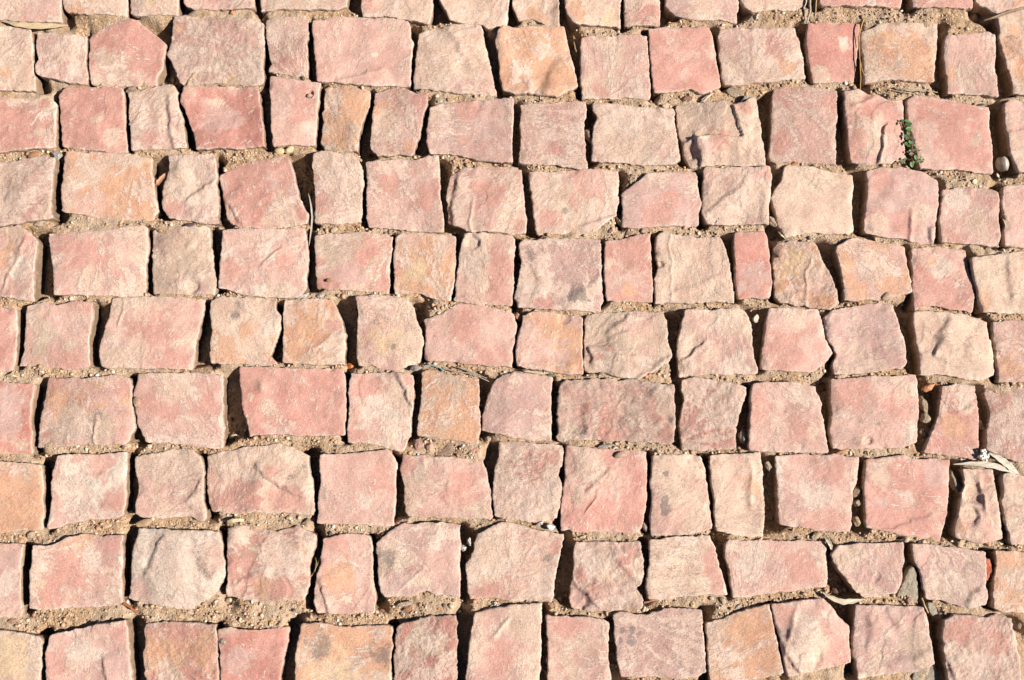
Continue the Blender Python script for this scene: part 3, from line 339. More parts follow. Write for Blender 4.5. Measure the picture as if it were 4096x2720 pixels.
H|cream cobble with soft peach face|cp 5 1 3 4|@20 1242,1080 1400,1040 1600,1002 1780,1006 1860,1080 1880,1300 1890,1500 @30 1910,30 1888,108 1820,98 1760,60 1700,70 1500,75 1300,60 1252,30 1256,-60 @20 1272,1350 1252,1200|R@20 1740,1480,1850,1320,30,-2.5 p@20 1350,1400,150 c@20 1650,1200,220
H|broad cream cobble with curled red ridge|cr 5 4 5 4|@20 1912,1070 2100,1020 2361,976 @21 0,972 200,947 350,990 478,1060 500,1250 540,1450 @31 540,0 520,48 300,30 0,20 @30 2200,30 2000,20 1962,20 @20 1922,1500 1902,1300|r@20 2280,1160,60 p@20 1960,1350,110 k@21 350,1250,110 r@21 150,1220,60 r@21 300,1480,150 B@21 70,1300,120,3 R@21 20,1190,190,1330,30,-3.5 g@20 2100,1080,200 R@21 200,1350,420,1470,40,-2
H|smooth old rose cobble|pm 3 0 1 2|@21 592,1060 800,1047 1200,1006 1260,1060 1302,1130 1290,1350 1285,1568 @31 1270,150 1150,148 900,130 600,130 562,118 572,-50 @21 582,1400 600,1250 582,1150|w@21 980,1480,70 w@21 1270,1210,50 r@21 1150,1250,150
H|rose cobble with bulging dusty top|pc 4 2 4 4|@21 1352,1060 1500,1065 1800,1070 2090,1100 2120,1200 2170,1400 @31 2178,0 2168,83 2000,84 1700,70 1500,65 1400,50 1372,0 @21 1362,1350 1332,1200|r@21 1900,1400,150 c@21 1550,1250,160 r@21 1400,1120,100 k@21 1730,1230,40 B@21 1650,1300,220,3
H|dusty brown pink cobble beside two silvery chips|pg 8 2 2 6|@21 2242,930 2361,926 @22 200,950 470,965 480,1050 440,1250 460,1400 @32 430,0 420,68 330,100 200,118 0,95 @31 2200,60 2192,0 @21 2182,1400 2192,1250 2230,1100|r@22 200,1200,180 r@22 400,1060,90
H|large rose cobble with tan crescent hump|rp 3 1 4 3|@22 500,972 750,990 1000,1010 1240,1022 1245,1250 1240,1450 @32 1230,0 1200,150 1170,228 1000,218 700,200 442,188 450,0 @22 462,1450 490,1250 482,1100|g@22 720,1150,170 B@22 720,1250,150,3.5 R@22 860,1200,700,1390,30,-2.5 c@22 1190,1070,60 r@22 1050,1500,200 o@32 860,30,50 r@32 750,120,200 c@22 600,1450,100 B@22 650,1440,90,2 R@22 800,1400,700,1568,18,1.5
H|narrow pale cobble with charcoal smear|cp 4 3 1 3|@22 1302,1060 1500,1056 1738,1060 1790,1200 1810,1400 @32 1828,0 1848,178 1700,214 1500,238 1284,238 1278,50 @22 1290,1480 1272,1300|k@22 1410,1450,60 k1430,1540,60 k@32 1400,20,40 k@22 1420,1220,30 c@32 1700,100,130
H|narrow tan cobble with smooth beige face|cg 4 3 2 2|@22 1822,1060 2000,1050 2288,1042 2310,1200 2328,1400 @32 2328,50 2310,238 2200,248 2050,230 1882,190 1862,50 @22 1862,1450 1832,1250|o@22 2250,1350,110 p@22 2100,1080,90 k@22 1880,1180,60 R@22 2200,1150,2200,1500,50,1.5
H|pink cobble with pale scuffed centre|pw 4 1 2 3|@23 62,1072 300,1052 600,1056 838,1086 830,1250 780,1400 @33 770,0 758,208 650,208 450,190 250,150 102,130 98,0 @23 92,1450 72,1250|w@23 430,1450,160 r@23 550,1180,150 r@33 500,130,170
H|rose lilac cobble with diagonal white scratch|rm 3 1 2 2|@23 905,1102 1100,1082 1260,1057 1340,1096 1680,1096 1680,1300 @33 1665,0 1620,200 1600,298 1400,258 1200,218 1000,180 912,160 902,0 @23 884,1350|c@23 1000,1200,150 w@23 1300,1450,110 r@23 1450,1350,180 m@23 1550,1250,110 R@33 1100,180,1480,60,25,-1.5 r@33 1200,60,170
H|narrow cobble with sunken tan hollow|cp 4 4 6 4|@23 1802,1190 1950,1187 2080,1192 2100,1350 @33 2128,0 2172,268 2080,288 1950,308 1800,270 1722,250 1732,100 1770,-80 @23 1812,1350|o@33 1800,160,80 D@23 1900,1420,110,4 R@23 1960,1300,2010,1560,35,2.5 r@23 2000,1230,80 D@33 1850,60,100,3
H|tan right edge cobble with rough top|cp 5 3 3 4|@23 2152,1232 2250,1222 2361,1260 2700,1280 @33 2700,350 2361,312 2232,328 2222,250 2182,100 2167,0 @23 2162,1400|r@23 2350,1300,70
I|mauve pink left edge cobble with white scrapes|pm 4 1 1 3|@30 -300,295 0,300 100,310 208,322 185,500 180,700 200,978 0,998 -300,1010|w60,650,110 m100,450,120
I|large salmon cobble with sloping top edge|po 5 1 1 3|@30 312,330 480,320 650,250 770,222 950,240 1138,227 1130,400 1122,600 1133,868 900,888 600,908 350,918 282,898 282,700 302,500|r1080,300,120 r600,550,220 c380,500,120 w850,440,110 c1050,700,130 r450,820,120
I|whitish grey cobble with fan shaped bulge|wc 4 5 6 5|@30 1272,172 1500,165 1750,190 1960,186 2028,200 2050,330 2070,450 2075,600 1980,780 1780,913 1650,918 1500,888 1300,850 1182,820 1202,600 1222,400|w1650,550,200 p1300,740,110 p1960,470,120 R1500,230,1360,560,45,-3.5 R1780,300,1930,600,60,-2.5 B1680,650,230,4 p1450,480,60
I|red and cream cobble with diagonal cream slope|rc 5 2 6 4|@30 2092,170 2230,140 2361,160 @31 60,172 200,190 380,150 560,230 540,350 492,500 500,700 440,838 300,830 0,848 @30 2361,855 2250,830 2082,790 2102,600 2092,400|g@30 2200,230,120 B@30 2200,230,90,3 c@31 180,420,260 r@30 2160,500,90 o@31 50,720,110 r@31 280,750,150 R@31 0,600,350,650,50,-2 r@31 20,250,60 R@30 2100,720,@31 100,560,60,2
I|small upright salmon cobble|po 4 1 3 2|@31 622,262 800,216 1000,222 1060,262 1070,400 1085,600 1105,800 1095,958 980,950 850,968 700,950 562,950 532,870 552,700 592,500 612,380|c800,480,130 o800,650,170 p650,850,110 R600,660,670,900,30,-2.5 r700,330,150
I|five sided pale pink cobble|mc 5 4 3 3|@31 1112,310 1250,180 1370,112 1450,130 1620,102 1888,140 1890,300 1880,600 1880,798 1650,780 1550,742 1450,788 1182,808 1142,730 1120,500 1104,380|k1180,440,130 L1200,500,130 c1700,180,130 p1700,550,200 R1650,290,1860,300,14,-1 R1350,700,1560,500,25,1
I|peach cobble with grey speckled centre|cp 6 5 2 4|@31 2042,222 2250,112 2361,112 @32 0,112 230,190 480,212 460,350 402,600 372,848 250,840 0,840 @31 2200,810 1972,820 1942,650 1932,500 2002,380|r@32 430,350,90 p@32 100,700,170 k@32 300,480,70 r@31 2200,770,130
I|jagged pale cobble with dark lower left chip|pc 6 4 6 6|@32 582,292 700,300 900,290 1190,296 1205,400 1215,600 1192,680 1152,722 1210,820 1200,908 1000,928 750,930 542,900 532,700 572,550 562,400|r1040,480,110 r640,640,100 r720,720,90 m640,830,110 R560,680,750,860,30,-3 R950,480,1170,680,45,-2.5 D630,840,90,3 k760,660,60 c800,500,160
I|tan four sided cobble widening downward|cg 5 6 1 2|@32 1262,272 1500,247 1820,232 1870,350 1920,550 1983,780 1800,780 1600,798 1350,828 1252,820 1232,700 1262,450|r1850,450,90 r1870,680,110 L1450,500,200
I|long pale pink cobble|pp 5 1 1 3|@32 2002,272 2361,280 @33 300,280 528,282 550,400 560,600 550,708 300,738 0,773 @32 2200,800 2042,810 2012,650 2012,580 1972,480 1972,312|w@32 2200,450,170 r@33 300,500,170
I|pale pink cobble with diagonal lower left side|mc 5 2 4 4|@33 642,330 900,306 1240,300 1255,450 1240,600 1228,680 1180,768 1000,798 862,803 782,730 702,620 602,480 572,402|c700,420,130 p1130,430,110 R850,420,950,500,40,-1 D1000,620,50,1.5
I|mauve pink cobble with folded lower right corner|mp 5 2 4 3|@33 1312,312 1500,320 1750,346 1990,390 2005,500 2000,700 2005,868 1850,908 1760,888 1600,830 1452,820 1432,680 1392,550 1332,430|g1600,740,170 w1930,830,70 R1950,690,1820,850,35,-2.5 c1850,650,110 g1900,430,110
I|orange tan cobble beside the brick red shard|oc 5 4 2 4|@33 2092,372 2361,380 2700,400 2700,960 2361,950 2150,938 2052,900 2062,760 2080,600 2092,480|o2200,520,110 g2200,620,110
J|sandy yellow corner cobble with speckles|cg 5 5 1 4|@30 -300,1100 0,1112 200,1122 380,1170 400,1200 390,1400 370,1700 -300,1800|y150,1350,200
J|mauve rose cobble with cracked middle ridge|pm 5 1 3 3|@30 482,1152 700,1092 900,1052 1170,1008 1200,1100 1210,1400 1220,1568 1230,1820 450,1850 450,1500 442,1300|r520,1400,120 m1000,1400,170 R940,1380,970,1568,30,-3 w800,1280,130 r1150,1150,80 g490,1230,50
J|red orange cobble flecked with cream|ro 4 1 2 6|@30 1342,1050 1500,1032 1700,1042 1870,1042 2003,1052 2010,1250 2018,1568 2020,1850 1370,1850 1352,1568 1332,1300|o1400,1250,130 o1850,1350,170 c1600,1550,150 r1750,1070,120
J|crimson cobble with small chip marks|dr 2 0 2 3|@30 2012,1100 2130,1070 2180,1100 2361,1106 @31 100,1096 300,1082 280,1250 230,1500 210,1850 @30 2040,1850 2040,1568 2030,1300|g@30 2080,1110,80 k2060,1210,45 r@31 100,1300,150 m@30 2200,1400,130
J|sandy orange cobble with grey patches|oc 5 7 1 3|@31 412,1042 600,1042 800,1070 900,1080 1050,1062 1268,1072 1260,1250 1240,1568 1230,1850 340,1850 362,1568 372,1300 402,1150|k600,1290,130 k1140,1330,100 o800,1120,170 y700,1450,200
J|dark red cobble under pale crust|dg 6 0 2 8|@31 1312,1062 1350,1042 1500,992 1700,972 1853,967 1860,1200 1850,1568 1840,1850 1280,1850 1267,1568 1272,1300 1302,1100|r1340,1200,80 r1800,1100,80 r1500,1300,110 r1350,1520,90 g1600,1250,170
J|light pink cobble with white diagonal scar|pc 4 1 2 3|@31 2012,952 2150,912 2361,870 @32 268,852 270,1000 270,1300 250,1568 240,1850 @31 1950,1850 1932,1568 1962,1300 1982,1100|R@31 2200,1160,2330,1010,25,1.8 w@31 2230,1140,70 r@31 2250,1350,170 c@32 150,1150,110
J|small dusty pink cobble|pc 5 4 1 3|@32 312,972 500,980 700,987 888,1016 880,1200 890,1400 920,1568 930,1850 350,1850 332,1568 332,1300 312,1120|r480,1080,130 c500,1350,150 k640,1290,40
J|pale pink cobble with dark stamped looking blotch|mp 5 5 1 4|@32 935,965 985,942 1250,960 1400,920 1550,892 1750,922 1770,1150 1780,1350 1790,1500 1700,1538 1500,1558 1250,1530 992,1530 962,1300 942,1100|k1010,1110,60 k1160,1130,35 k1080,1200,70 k990,1200,50 k1100,1090,45 L1500,1400,200
J|orange pink cobble with slanting right side|oc 5 3 2 4|@32 1792,1040 1950,1002 2100,932 2361,866 @33 2,880 60,1100 138,1508 0,1538 @32 2150,1565 1822,1640 1812,1568 1802,1300|o2150,1130,150 o2200,1450,150 g1900,1150,130 c2000,1350,170
J|rose cobble with cream fan in the middle|pc 3 0 5 2|@33 30,872 250,836 500,812 580,900 650,980 750,1080 740,1250 753,1400 600,1440 400,1480 172,1528 132,1350 92,1150 52,1000|r150,930,150 w330,1100,200 r600,1350,170 R240,940,180,1180,40,1.5 R500,1320,420,1470,50,-2 B320,1150,170,3.5 g200,1350,100 R110,1220,260,1460,30,-3
J|pink cream cobble with rumpled face|mc 4 2 6 3|@33 812,872 1000,876 1200,882 1440,892 1470,1050 1500,1250 1530,1408 1350,1488 1200,1500 1000,1530 822,1558 802,1400 772,1330 782,1100|R1100,930,1190,1080,50,-2.5 R930,1000,930,1250,70,-3 g1350,1230,150 p1000,1000,110 R1150,1400,1500,1300,70,2
J|pink cobble with crusty speckled surface|pc 6 2 3 6|@33 1602,1000 1700,962 1850,966 2000,992 2120,962 2240,990 2270,1150 2308,1300 2310,1568 2300,1850 1720,1850 1652,1568 1602,1300 1582,1100|r1750,1050,150 R1630,1420,1700,1568,30,-3 r2100,1200,120 c2270,1200,60
"""
# ---------------- the cobbles ----------------
PAL = {'p': (.60, .36, .285), 'r': (.55, .26, .20), 'c': (.66, .465, .340), 'd': (.50, .205, .155), 'o': (.62, .330, .190), 'm': (.54, .335, .28),
       'w': (.69, .555, .44), 'g': (.57, .410, .295), 'y': (.68, .48, .28), 'k': (.22, .195, .18), 'P': (.64, .41, .33)}
PAL = {k: np.array(v) * (1 if k == 'k' else .82) + (0 if k == 'k' else .18) * np.array((.62, .415, .335)) for k, v in PAL.items()}
ORD = 'first second third fourth fifth sixth seventh eighth ninth tenth eleventh twelfth thirteenth fourteenth fifteenth sixteenth'.split()

def parse_features(s, out_s):
    # a feature named without its survey square lies in whichever of the stone's own squares puts it on the stone
    feats = []; cands = list(dict.fromkeys(re.findall(r'@(\d\d)', out_s))); P = outline(out_s); tile = None; cur = None
    for tok in re.findall(r'@\d\d|[A-Za-z]|-?\d+\.?\d*', s):
        if tok[0] == '@': tile = tok[1:]
        elif tok.isalpha(): cur = [tok, []]; feats.append(cur)
        else: cur[1].append((tile, float(tok)))
    out = []
    for k, n in feats:
        v = [q for _, q in n]
        if n[0][0] is None:
            mx, my = (v[0], v[1]) if k != 'R' else ((v[0] + v[2]) / 2, (v[1] + v[3]) / 2)
            def far(t):
                q = np.array(at(t, mx, my)); return 0 if inside(P, np.array([q[0]]), np.array([q[1]]))[0] else float(np.min(np.linalg.norm(P - q, axis=1)))
            best = min(cands, key=far)
            if far(best) > 0.03: print('feature off the stone', k, v, out_s[:40])
            n = [(best if t is None else t, q) for t, q in n]
        if k == 'R':
            p1 = at(n[0][0], v[0], v[1]); p2 = at(n[2][0], v[2], v[3]); out.append((k, p1, p2, v[4] * PX, v[5] * 0.001))
        elif k in 'BD': out.append((k, at(n[0][0], v[0], v[1]), v[2] * PX, v[3] * 0.001))
        else: out.append((k, at(n[0][0], v[0], v[1]), v[2] * PX))
    return out

def resample(P, step):
    Q = np.vstack([P, P[:1]]); seg = np.linalg.norm(np.diff(Q, axis=0), axis=1); L = np.concatenate([[0], np.cumsum(seg)])
    n = int(np.clip(L[-1] / step, 90, 300)); s = np.linspace(0, L[-1], n, endpoint=False)
    return np.stack([np.interp(s, L, Q[:, 0]), np.interp(s, L, Q[:, 1])], axis=1)
def inside(P, x, y):
    c = np.zeros(x.shape, bool); n = len(P); j = n - 1
    for i in range(n):
        xi, yi = P[i]; xj, yj = P[j]
        if yi != yj: c ^= ((yi > y) != (yj > y)) & (x < (xj - xi) * (y - yi) / (yj - yi) + xi)
        j = i
    return c

POLYS = []; SURF = []
def build_stone(k, row, look, spec, out_s, feat_s, place):
    P = outline(out_s); rs = np.random.RandomState(100 + k)
    if ((P[:, 0] * np.roll(P[:, 1], -1)) - (np.roll(P[:, 0], -1) * P[:, 1])).sum() < 0: P = P[::-1]
    col, d_, l_, f_, g_ = spec.split(); dust, lich, relief, rough = [int(q) / 9 for q in (d_, l_, f_, g_)]; lich *= 0.8
    B = resample(P, 0.0012); n = len(B)
    for _ in range(1): B = (np.roll(B, 1, 0) + 2 * B + np.roll(B, -1, 0)) / 4
    jag = 1.0 + 0.8 * rough; jf = 0.00030 + 0.00035 * rough
    dx = fbm(B[:, 0], B[:, 1], 0.011, 4, k + 1, 0.62) * 0.0010 * jag; dy = fbm(B[:, 0], B[:, 1], 0.011, 4, k + 300, 0.62) * 0.0010 * jag
    dx += fbm(B[:, 0], B[:, 1], 0.0035, 2, k + 500, 0.7) * jf; dy += fbm(B[:, 0], B[:, 1], 0.0035, 2, k + 700, 0.7) * jf
    B = B + np.stack([dx, dy], 1)
    A = 0.5 * ((B[:, 0] * np.roll(B[:, 1], -1)) - (np.roll(B[:, 0], -1) * B[:, 1]))
    cen = np.array([((B[:, 0] + np.roll(B[:, 0], -1)) * A).sum(), ((B[:, 1] + np.roll(B[:, 1], -1)) * A).sum()]) / (3 * A.sum()) / 2 * 2
    POLYS.append(B.copy())
    tan = np.roll(B, -1, 0) - np.roll(B, 1, 0); nor = np.stack([tan[:, 1], -tan[:, 0]], 1); nor /= np.linalg.norm(nor, axis=1)[:, None]
    m = 34
    u = np.linspace(0, 1, m + 1)[1:]; tk = 0.72 * u + 0.28 * (1 - (1 - u) ** 2.2); tk = tk / tk[-1]
    rad = B - cen; XY = cen + rad[None, :, :] * tk[:, None, None]
    XY = np.concatenate([cen[None, :], XY.reshape(-1, 2)])
    # distance to the edge, measured properly on a coarse set of edge points
    E = B[::2]; d = np.full(len(XY), 9.0)
    for e in E: d = np.minimum(d, (XY[:, 0] - e[0]) ** 2 + (XY[:, 1] - e[1]) ** 2)
    d = np.sqrt(d); d[-n:] = 0
    x, y = XY[:, 0], XY[:, 1]
    tilt = rs.uniform(-1, 1, 2) * (0.018 + 0.035 * relief); lift = rs.uniform(-0.0012, 0.0016) + {'J': .0030, 'I': .0008}.get(row, 0)
    h = lift + (x - cen[0]) * tilt[0] + (y - cen[1]) * tilt[1]
    h += fbm(x, y, 0.050, 3, k + 40) * 0.0034 * (0.22 + relief)
    # shallow flake scars: soft terraces along a warped direction
    a = rs.uniform(0, 6.28); w = (x * math.cos(a) + y * math.sin(a)) / rs.uniform(0.030, 0.055) + fbm(x, y, 0.04, 3, k + 70) * 0.9 + rs.rand()
    fr = w - np.floor(w); h += (sstep(0.0, 0.10, fr) - fr) * 0.0016 * max(0, relief - 0.1)
    # cleft facets: the highest of a few tilted planes, their meeting lines roughened
    ux = x + fbm(x, y, 0.016, 4, k + 400, 0.6) * 0.004; uy = y + fbm(x, y, 0.016, 4, k + 430, 0.6) * 0.004
    R0 = float(np.sqrt(abs(A.sum()) / math.pi)); hp = np.full(len(x), -9.0)
    for _ in range(6):
        q0 = rs.uniform(0, 6.28); g0 = rs.uniform(0.03, 0.17); hp = np.maximum(hp, (ux - cen[0]) * math.cos(q0) * g0 + (uy - cen[1]) * math.sin(q0) * g0 - rs.uniform(0, .8) * g0 * R0 + rs.uniform(-.0003, .0003))
    nR = feat_s.count('R') + 0.5 * feat_s.count('B'); fac = (hp - np.median(hp)) / (1 + 0.7 * nR) * (0.22 + 1.9 * relief) * (1 if rs.rand() < 0.5 else -1); h += fac
    # fan of streaks struck from a point on the rim
    q = B[rs.randint(n)]; q = cen + (q - cen) * 1.15; an = np.arctan2(uy - q[1], ux - q[0]); rr = np.hypot(ux - q[0], uy - q[1])
    fan = fbm(an * 0.045, rr * 0.10, 0.0042, 3, k + 460, 0.6); h += fan * 0.00016
    rg = 1 - np.abs(fbm(x, y, 0.022, 3, k + 90)); h += (rg ** 3) * 0.0005 * (0.1 + relief)
    h += fbm(x, y, 0.009, 4, k + 120, 0.6) * 0.00040 * (0.15 + 1.8 * rough)
    if rough > 0.65: h += fbm(x, y, 0.0075, 4, k + 480, 0.62) * 0.0013 * rough
    base = PAL[col[0]]; sec = PAL[col[1]]
    f = sstep(-0.07, 0.16, fbm(x, y, 0.045, 5, k + 150, 0.66) + 0.30 * fan + rs.uniform(-0.38, 0.02))[:, None]
    tint = base * (1 - f) + sec * f
    tint = tint * (1 + 0.20 * fbm(x, y, 0.016, 5, k + 160, 0.65)[:, None] * np.array([0.5, 1.0, 1.0]))
    fine = fbm(x, y, 0.018, 5, k + 170, 0.66); dm = np.full(len(x), dust) + 0.20 * fbm(x, y, 0.03, 3, k + 180); lm = np.full(len(x), lich * 0.85) + 0.22 * lich * fbm(x, y, 0.04, 3, k + 190)
    dm += 0.30 * fan
    wx = x + fbm(x, y, 0.018, 3, k + 200) * 0.0028; wy = y + fbm(x, y, 0.018, 3, k + 210) * 0.0028
    for ft in parse_features(feat_s, out_s):
        if ft[0] == 'R':
            _, p1, p2, wd, hh = ft; p1 = np.array(p1); p2 = np.array(p2); L = np.linalg.norm(p2 - p1); t_ = (p2 - p1) / L
            nx = np.array([-t_[1], t_[0]])
            if (nx[0] < 0 and abs(nx[0]) > 0.35) or (abs(nx[0]) <= 0.35 and nx[1] > 0): nx = -nx
            s_ = (wx - p1[0]) * nx[0] + (wy - p1[1]) * nx[1]; al = (wx - p1[0]) * t_[0] + (wy - p1[1]) * t_[1]
            ends = sstep(-0.35 * L, 0.08 * L, al) * (1 - sstep(0.92 * L, 1.35 * L, al))
            if hh > 0: h += hh * np.exp(-(s_ / (wd * 0.6)) ** 2) * ends
            else:
                s_ = s_ + fbm(x, y, 0.010, 3, k + 260) * 0.0012; h += -hh * 1.0 * sstep(-wd * 0.6, wd * 0.6, s_) * np.exp(-np.maximum(s_, 0) / 0.020) * ends
                lm += 0.22 * np.exp(-(s_ / wd) ** 2) * ends; dm += 0.22 * np.exp(-((s_ - 1.3 * wd) / wd) ** 2) * ends
        else:
            c0 = ft[1]; r0 = ft[2]; q = np.sqrt((wx - c0[0]) ** 2 + (wy - c0[1]) ** 2) / r0
            if ft[0] == 'B': h += 1.15 * ft[3] * np.exp(-q ** 2 * 1.2)
            elif ft[0] == 'D': h -= ft[3] * (1 - sstep(0.55, 1.1, q)); 
            elif ft[0] == 'L': lm += 0.20 * (1 - sstep(0.3, 1.3, q + 0.5 * fine))
            elif ft[0] == 'k':
                f = (1 - sstep(0.50, 1.10, q + 1.0 * fine)); lm += (0.72 if 'charcoal' in look or 'stamped' in look else 0.42) * f; tint = tint * (1 - 0.12 * f[:, None]) + PAL['k'] * 0.12 * f[:, None]; dm -= 0.30 * f
            else:
                f = (1 - sstep(0.60, 1.02, q + 0.85 * fine + 0.22 * fan))[:, None] * 0.8
                tint = tint * (1 - f) + PAL[ft[0]] * f
                if ft[0] in 'roymP': dm -= 0.34 * f[:, 0]
                if ft[0] in 'cgw': dm += 0.26 * f[:, 0]
    # broken rim: rounded and chipped by different amounts along the edge, paler where fresh and, as painted sunlight, all along the lit edge
    er = 0.0007 + 0.0046 * np.clip(fbm(x, y, 0.017, 3, k + 220) - 0.05, 0, 1) + 0.0008 * rough
    ed = np.exp(-d / er); h -= ed * (0.0003 + er * 0.45)
    pf = (ed ** 1.4 * (0.70 + 0.5 * np.clip(fbm(x, y, 0.02, 3, k + 230), -1, 1)))[:, None]
    tint = tint * (1 - pf * 0.8) + np.array((.72, .56, .45)) * pf * 0.8; dm += 0.15 * ed
    # flanks
    depth = np.array([0.0010, 0.0028, 0.0055, 0.009, 0.014, 0.022, 0.036]); rim = h[-n:]
    vs_ = [np.stack([x, y, h], 1)]; tt = [tint]; dd = [dm]; lmm = [lm]
    sidecol = (0.55 * PAL['c'] + 0.25 * base + 0.20 * PAL['g']); flank_shade = np.array((.34, .225, .145))  # flank tones painted cream to dark brown, imitating sunlit rim and joint shade
    for j, z in enumerate(depth):
        ang = np.arange(n) / n * 0.35
        o_ = fbm(B[:, 0] * 1.0 + z, B[:, 1] - z * 1.3, 0.014, 4, k + 240, 0.6) * 0.0011 * sstep(0, 0.004, np.array(z)) - 0.06 * z + 0.0003 * min(1, z / 0.002)
        q = B + nor * o_[:, None]
        vs_.append(np.stack([q[:, 0], q[:, 1], rim - z], 1))
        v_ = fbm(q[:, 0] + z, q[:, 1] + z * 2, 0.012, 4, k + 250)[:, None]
        so = sstep(0.001, 0.007, z + 0.003 * v_); tt.append((sidecol * (1 - so) + flank_shade * so) * (1 + 0.18 * v_)); dd.append(np.full(n, 0.55 if z < .003 else 0.25)); lmm.append(np.full(n, 0.12))
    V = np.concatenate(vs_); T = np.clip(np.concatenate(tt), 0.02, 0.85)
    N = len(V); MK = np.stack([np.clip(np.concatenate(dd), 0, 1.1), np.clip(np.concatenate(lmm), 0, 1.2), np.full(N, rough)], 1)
    idx = np.arange(n); nx_ = (idx + 1) % n; quads = []
    for r in range(m - 1 + len(depth)):
        a0 = 1 + r * n; b0 = a0 + n
        quads.append(np.stack([a0 + idx, b0 + idx, b0 + nx_, a0 + nx_], 1))
    tris = np.stack([np.zeros(n, int), 1 + idx, 1 + nx_], 1)
    loc = (cen[0], cen[1], -0.034 + lift)
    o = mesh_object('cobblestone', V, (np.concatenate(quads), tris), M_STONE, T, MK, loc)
    props(o, look + ', ' + place, 'cobblestone', 'cobblestones laid in rows')
    SURF.append((cen, float(np.median(h))))
    return o

rows = {}
for ln in STONES.strip().splitlines():
    q = ln.split('|'); rows.setdefault(q[0], []).append(q)
k = 0
for ri, (rk, lst) in enumerate(rows.items()):
    rn = 'the cut off top row' if ri == 0 else ('the cut off bottom row' if ri == len(rows) - 1 else 'the %s row' % ORD[ri])
    for i, q in enumerate(lst):
        place = ('%s from left, %s' % (ORD[i], rn.replace('the ', '')))
        build_stone(k, q[0], q[1], q[2], q[3], q[4], place); k += 1

# ---------------- ground: one sheet, finely modelled where the joints show ----------------
def axis(lo, hi, step, far=25.0):
    core = np.arange(lo, hi, step); out = []; d = step * 2; p = hi
    while p < far: p += d; d *= 1.5; out.append(p)
    out2 = []; d = step * 2; p = lo
    while p > -far: p -= d; d *= 1.5; out2.append(p)
    return np.concatenate([out2[::-1], core, out])
gx = axis(-0.66, 0.66, 0.0016); gy = axis(-0.47, 0.47, 0.0016)
# joint character on a coarse grid: bed joints run along the rows and are filled high, cross joints are deep
cxs = np.arange(-0.70, 0.71, 0.007); cys = np.arange(-0.52, 0.53, 0.007); CX, CY = np.meshgrid(cxs, cys, indexing='ij')
wh = np.zeros_like(CX); wv_ = np.zeros_like(CX)
for P in POLYS:
    Q = P[::6]; Nn = np.roll(Q, -1, 0) - Q; ln_ = np.linalg.norm(Nn, axis=1) + 1e-9; Nn = Nn / ln_[:, None]
    mid = (Q + np.roll(Q, -1, 0)) / 2
    lo = mid.min(0) - 0.05; hi = mid.max(0) + 0.05
    ix = (cxs > lo[0]) & (cxs < hi[0]); iy = (cys > lo[1]) & (cys < hi[1])
    sx = CX[np.ix_(ix, iy)]; sy = CY[np.ix_(ix, iy)]
    ah = np.zeros_like(sx); av = np.zeros_like(sx)
    for (mx, my), (tx, ty) in zip(mid, Nn):
        w = 1.0 / (((sx - mx) ** 2 + (sy - my) ** 2) + 0.006 ** 2) ** 2.0
        ah += w * tx * tx; av += w * ty * ty
    wh[np.ix_(ix, iy)] += ah; wv_[np.ix_(ix, iy)] += av
ratio = wh / (wh + wv_ + 1e-9); ratio[(wh + wv_) < 1e3] = 0.6
def bil(A, xs, ys, x, y):
    fx = np.clip((x - xs[0]) / (xs[1] - xs[0]), 0, len(xs) - 1.001); fy = np.clip((y - ys[0]) / (ys[1] - ys[0]), 0, len(ys) - 1.001)
    i = fx.astype(int); j = fy.astype(int); a = fx - i; b = fy - j
    return (A[i, j] * (1 - a) * (1 - b) + A[i + 1, j] * a * (1 - b) + A[i, j + 1] * (1 - a) * b + A[i + 1, j + 1] * a * b)
def ground_z(x, y):
    x = np.asarray(x, float); y = np.asarray(y, float)
    r = sstep(0.30, 0.72, bil(ratio, cxs, cys, x, y) + 0.10 * fbm(x, y, 0.03, 3, 5))
    z = -0.0285 + 0.0242 * r
    z = z + fbm(x, y, 0.045, 2, 6) * 0.0020 + fbm(x, y, 0.012, 4, 8, 0.6) * 0.0019 + fbm(x, y, 0.0035, 2, 9) * 0.00055
    return z
GX, GY = np.meshgrid(gx, gy, indexing='ij'); GZ = ground_z(GX, GY)
nxg, nyg = GX.shape; ii = (np.arange(nxg - 1)[:, None] * nyg + np.arange(nyg - 1)[None, :]).ravel()
g = mesh_object('ground', np.stack([GX.ravel(), GY.ravel(), GZ.ravel()], 1), (np.stack([ii, ii + nyg, ii + nyg + 1, ii + 1], 1), np.zeros((0, 3), int)), M_GROUND)
props(g, 'sandy mortar and grit filling the joints between the cobbles', 'ground', kind='structure')

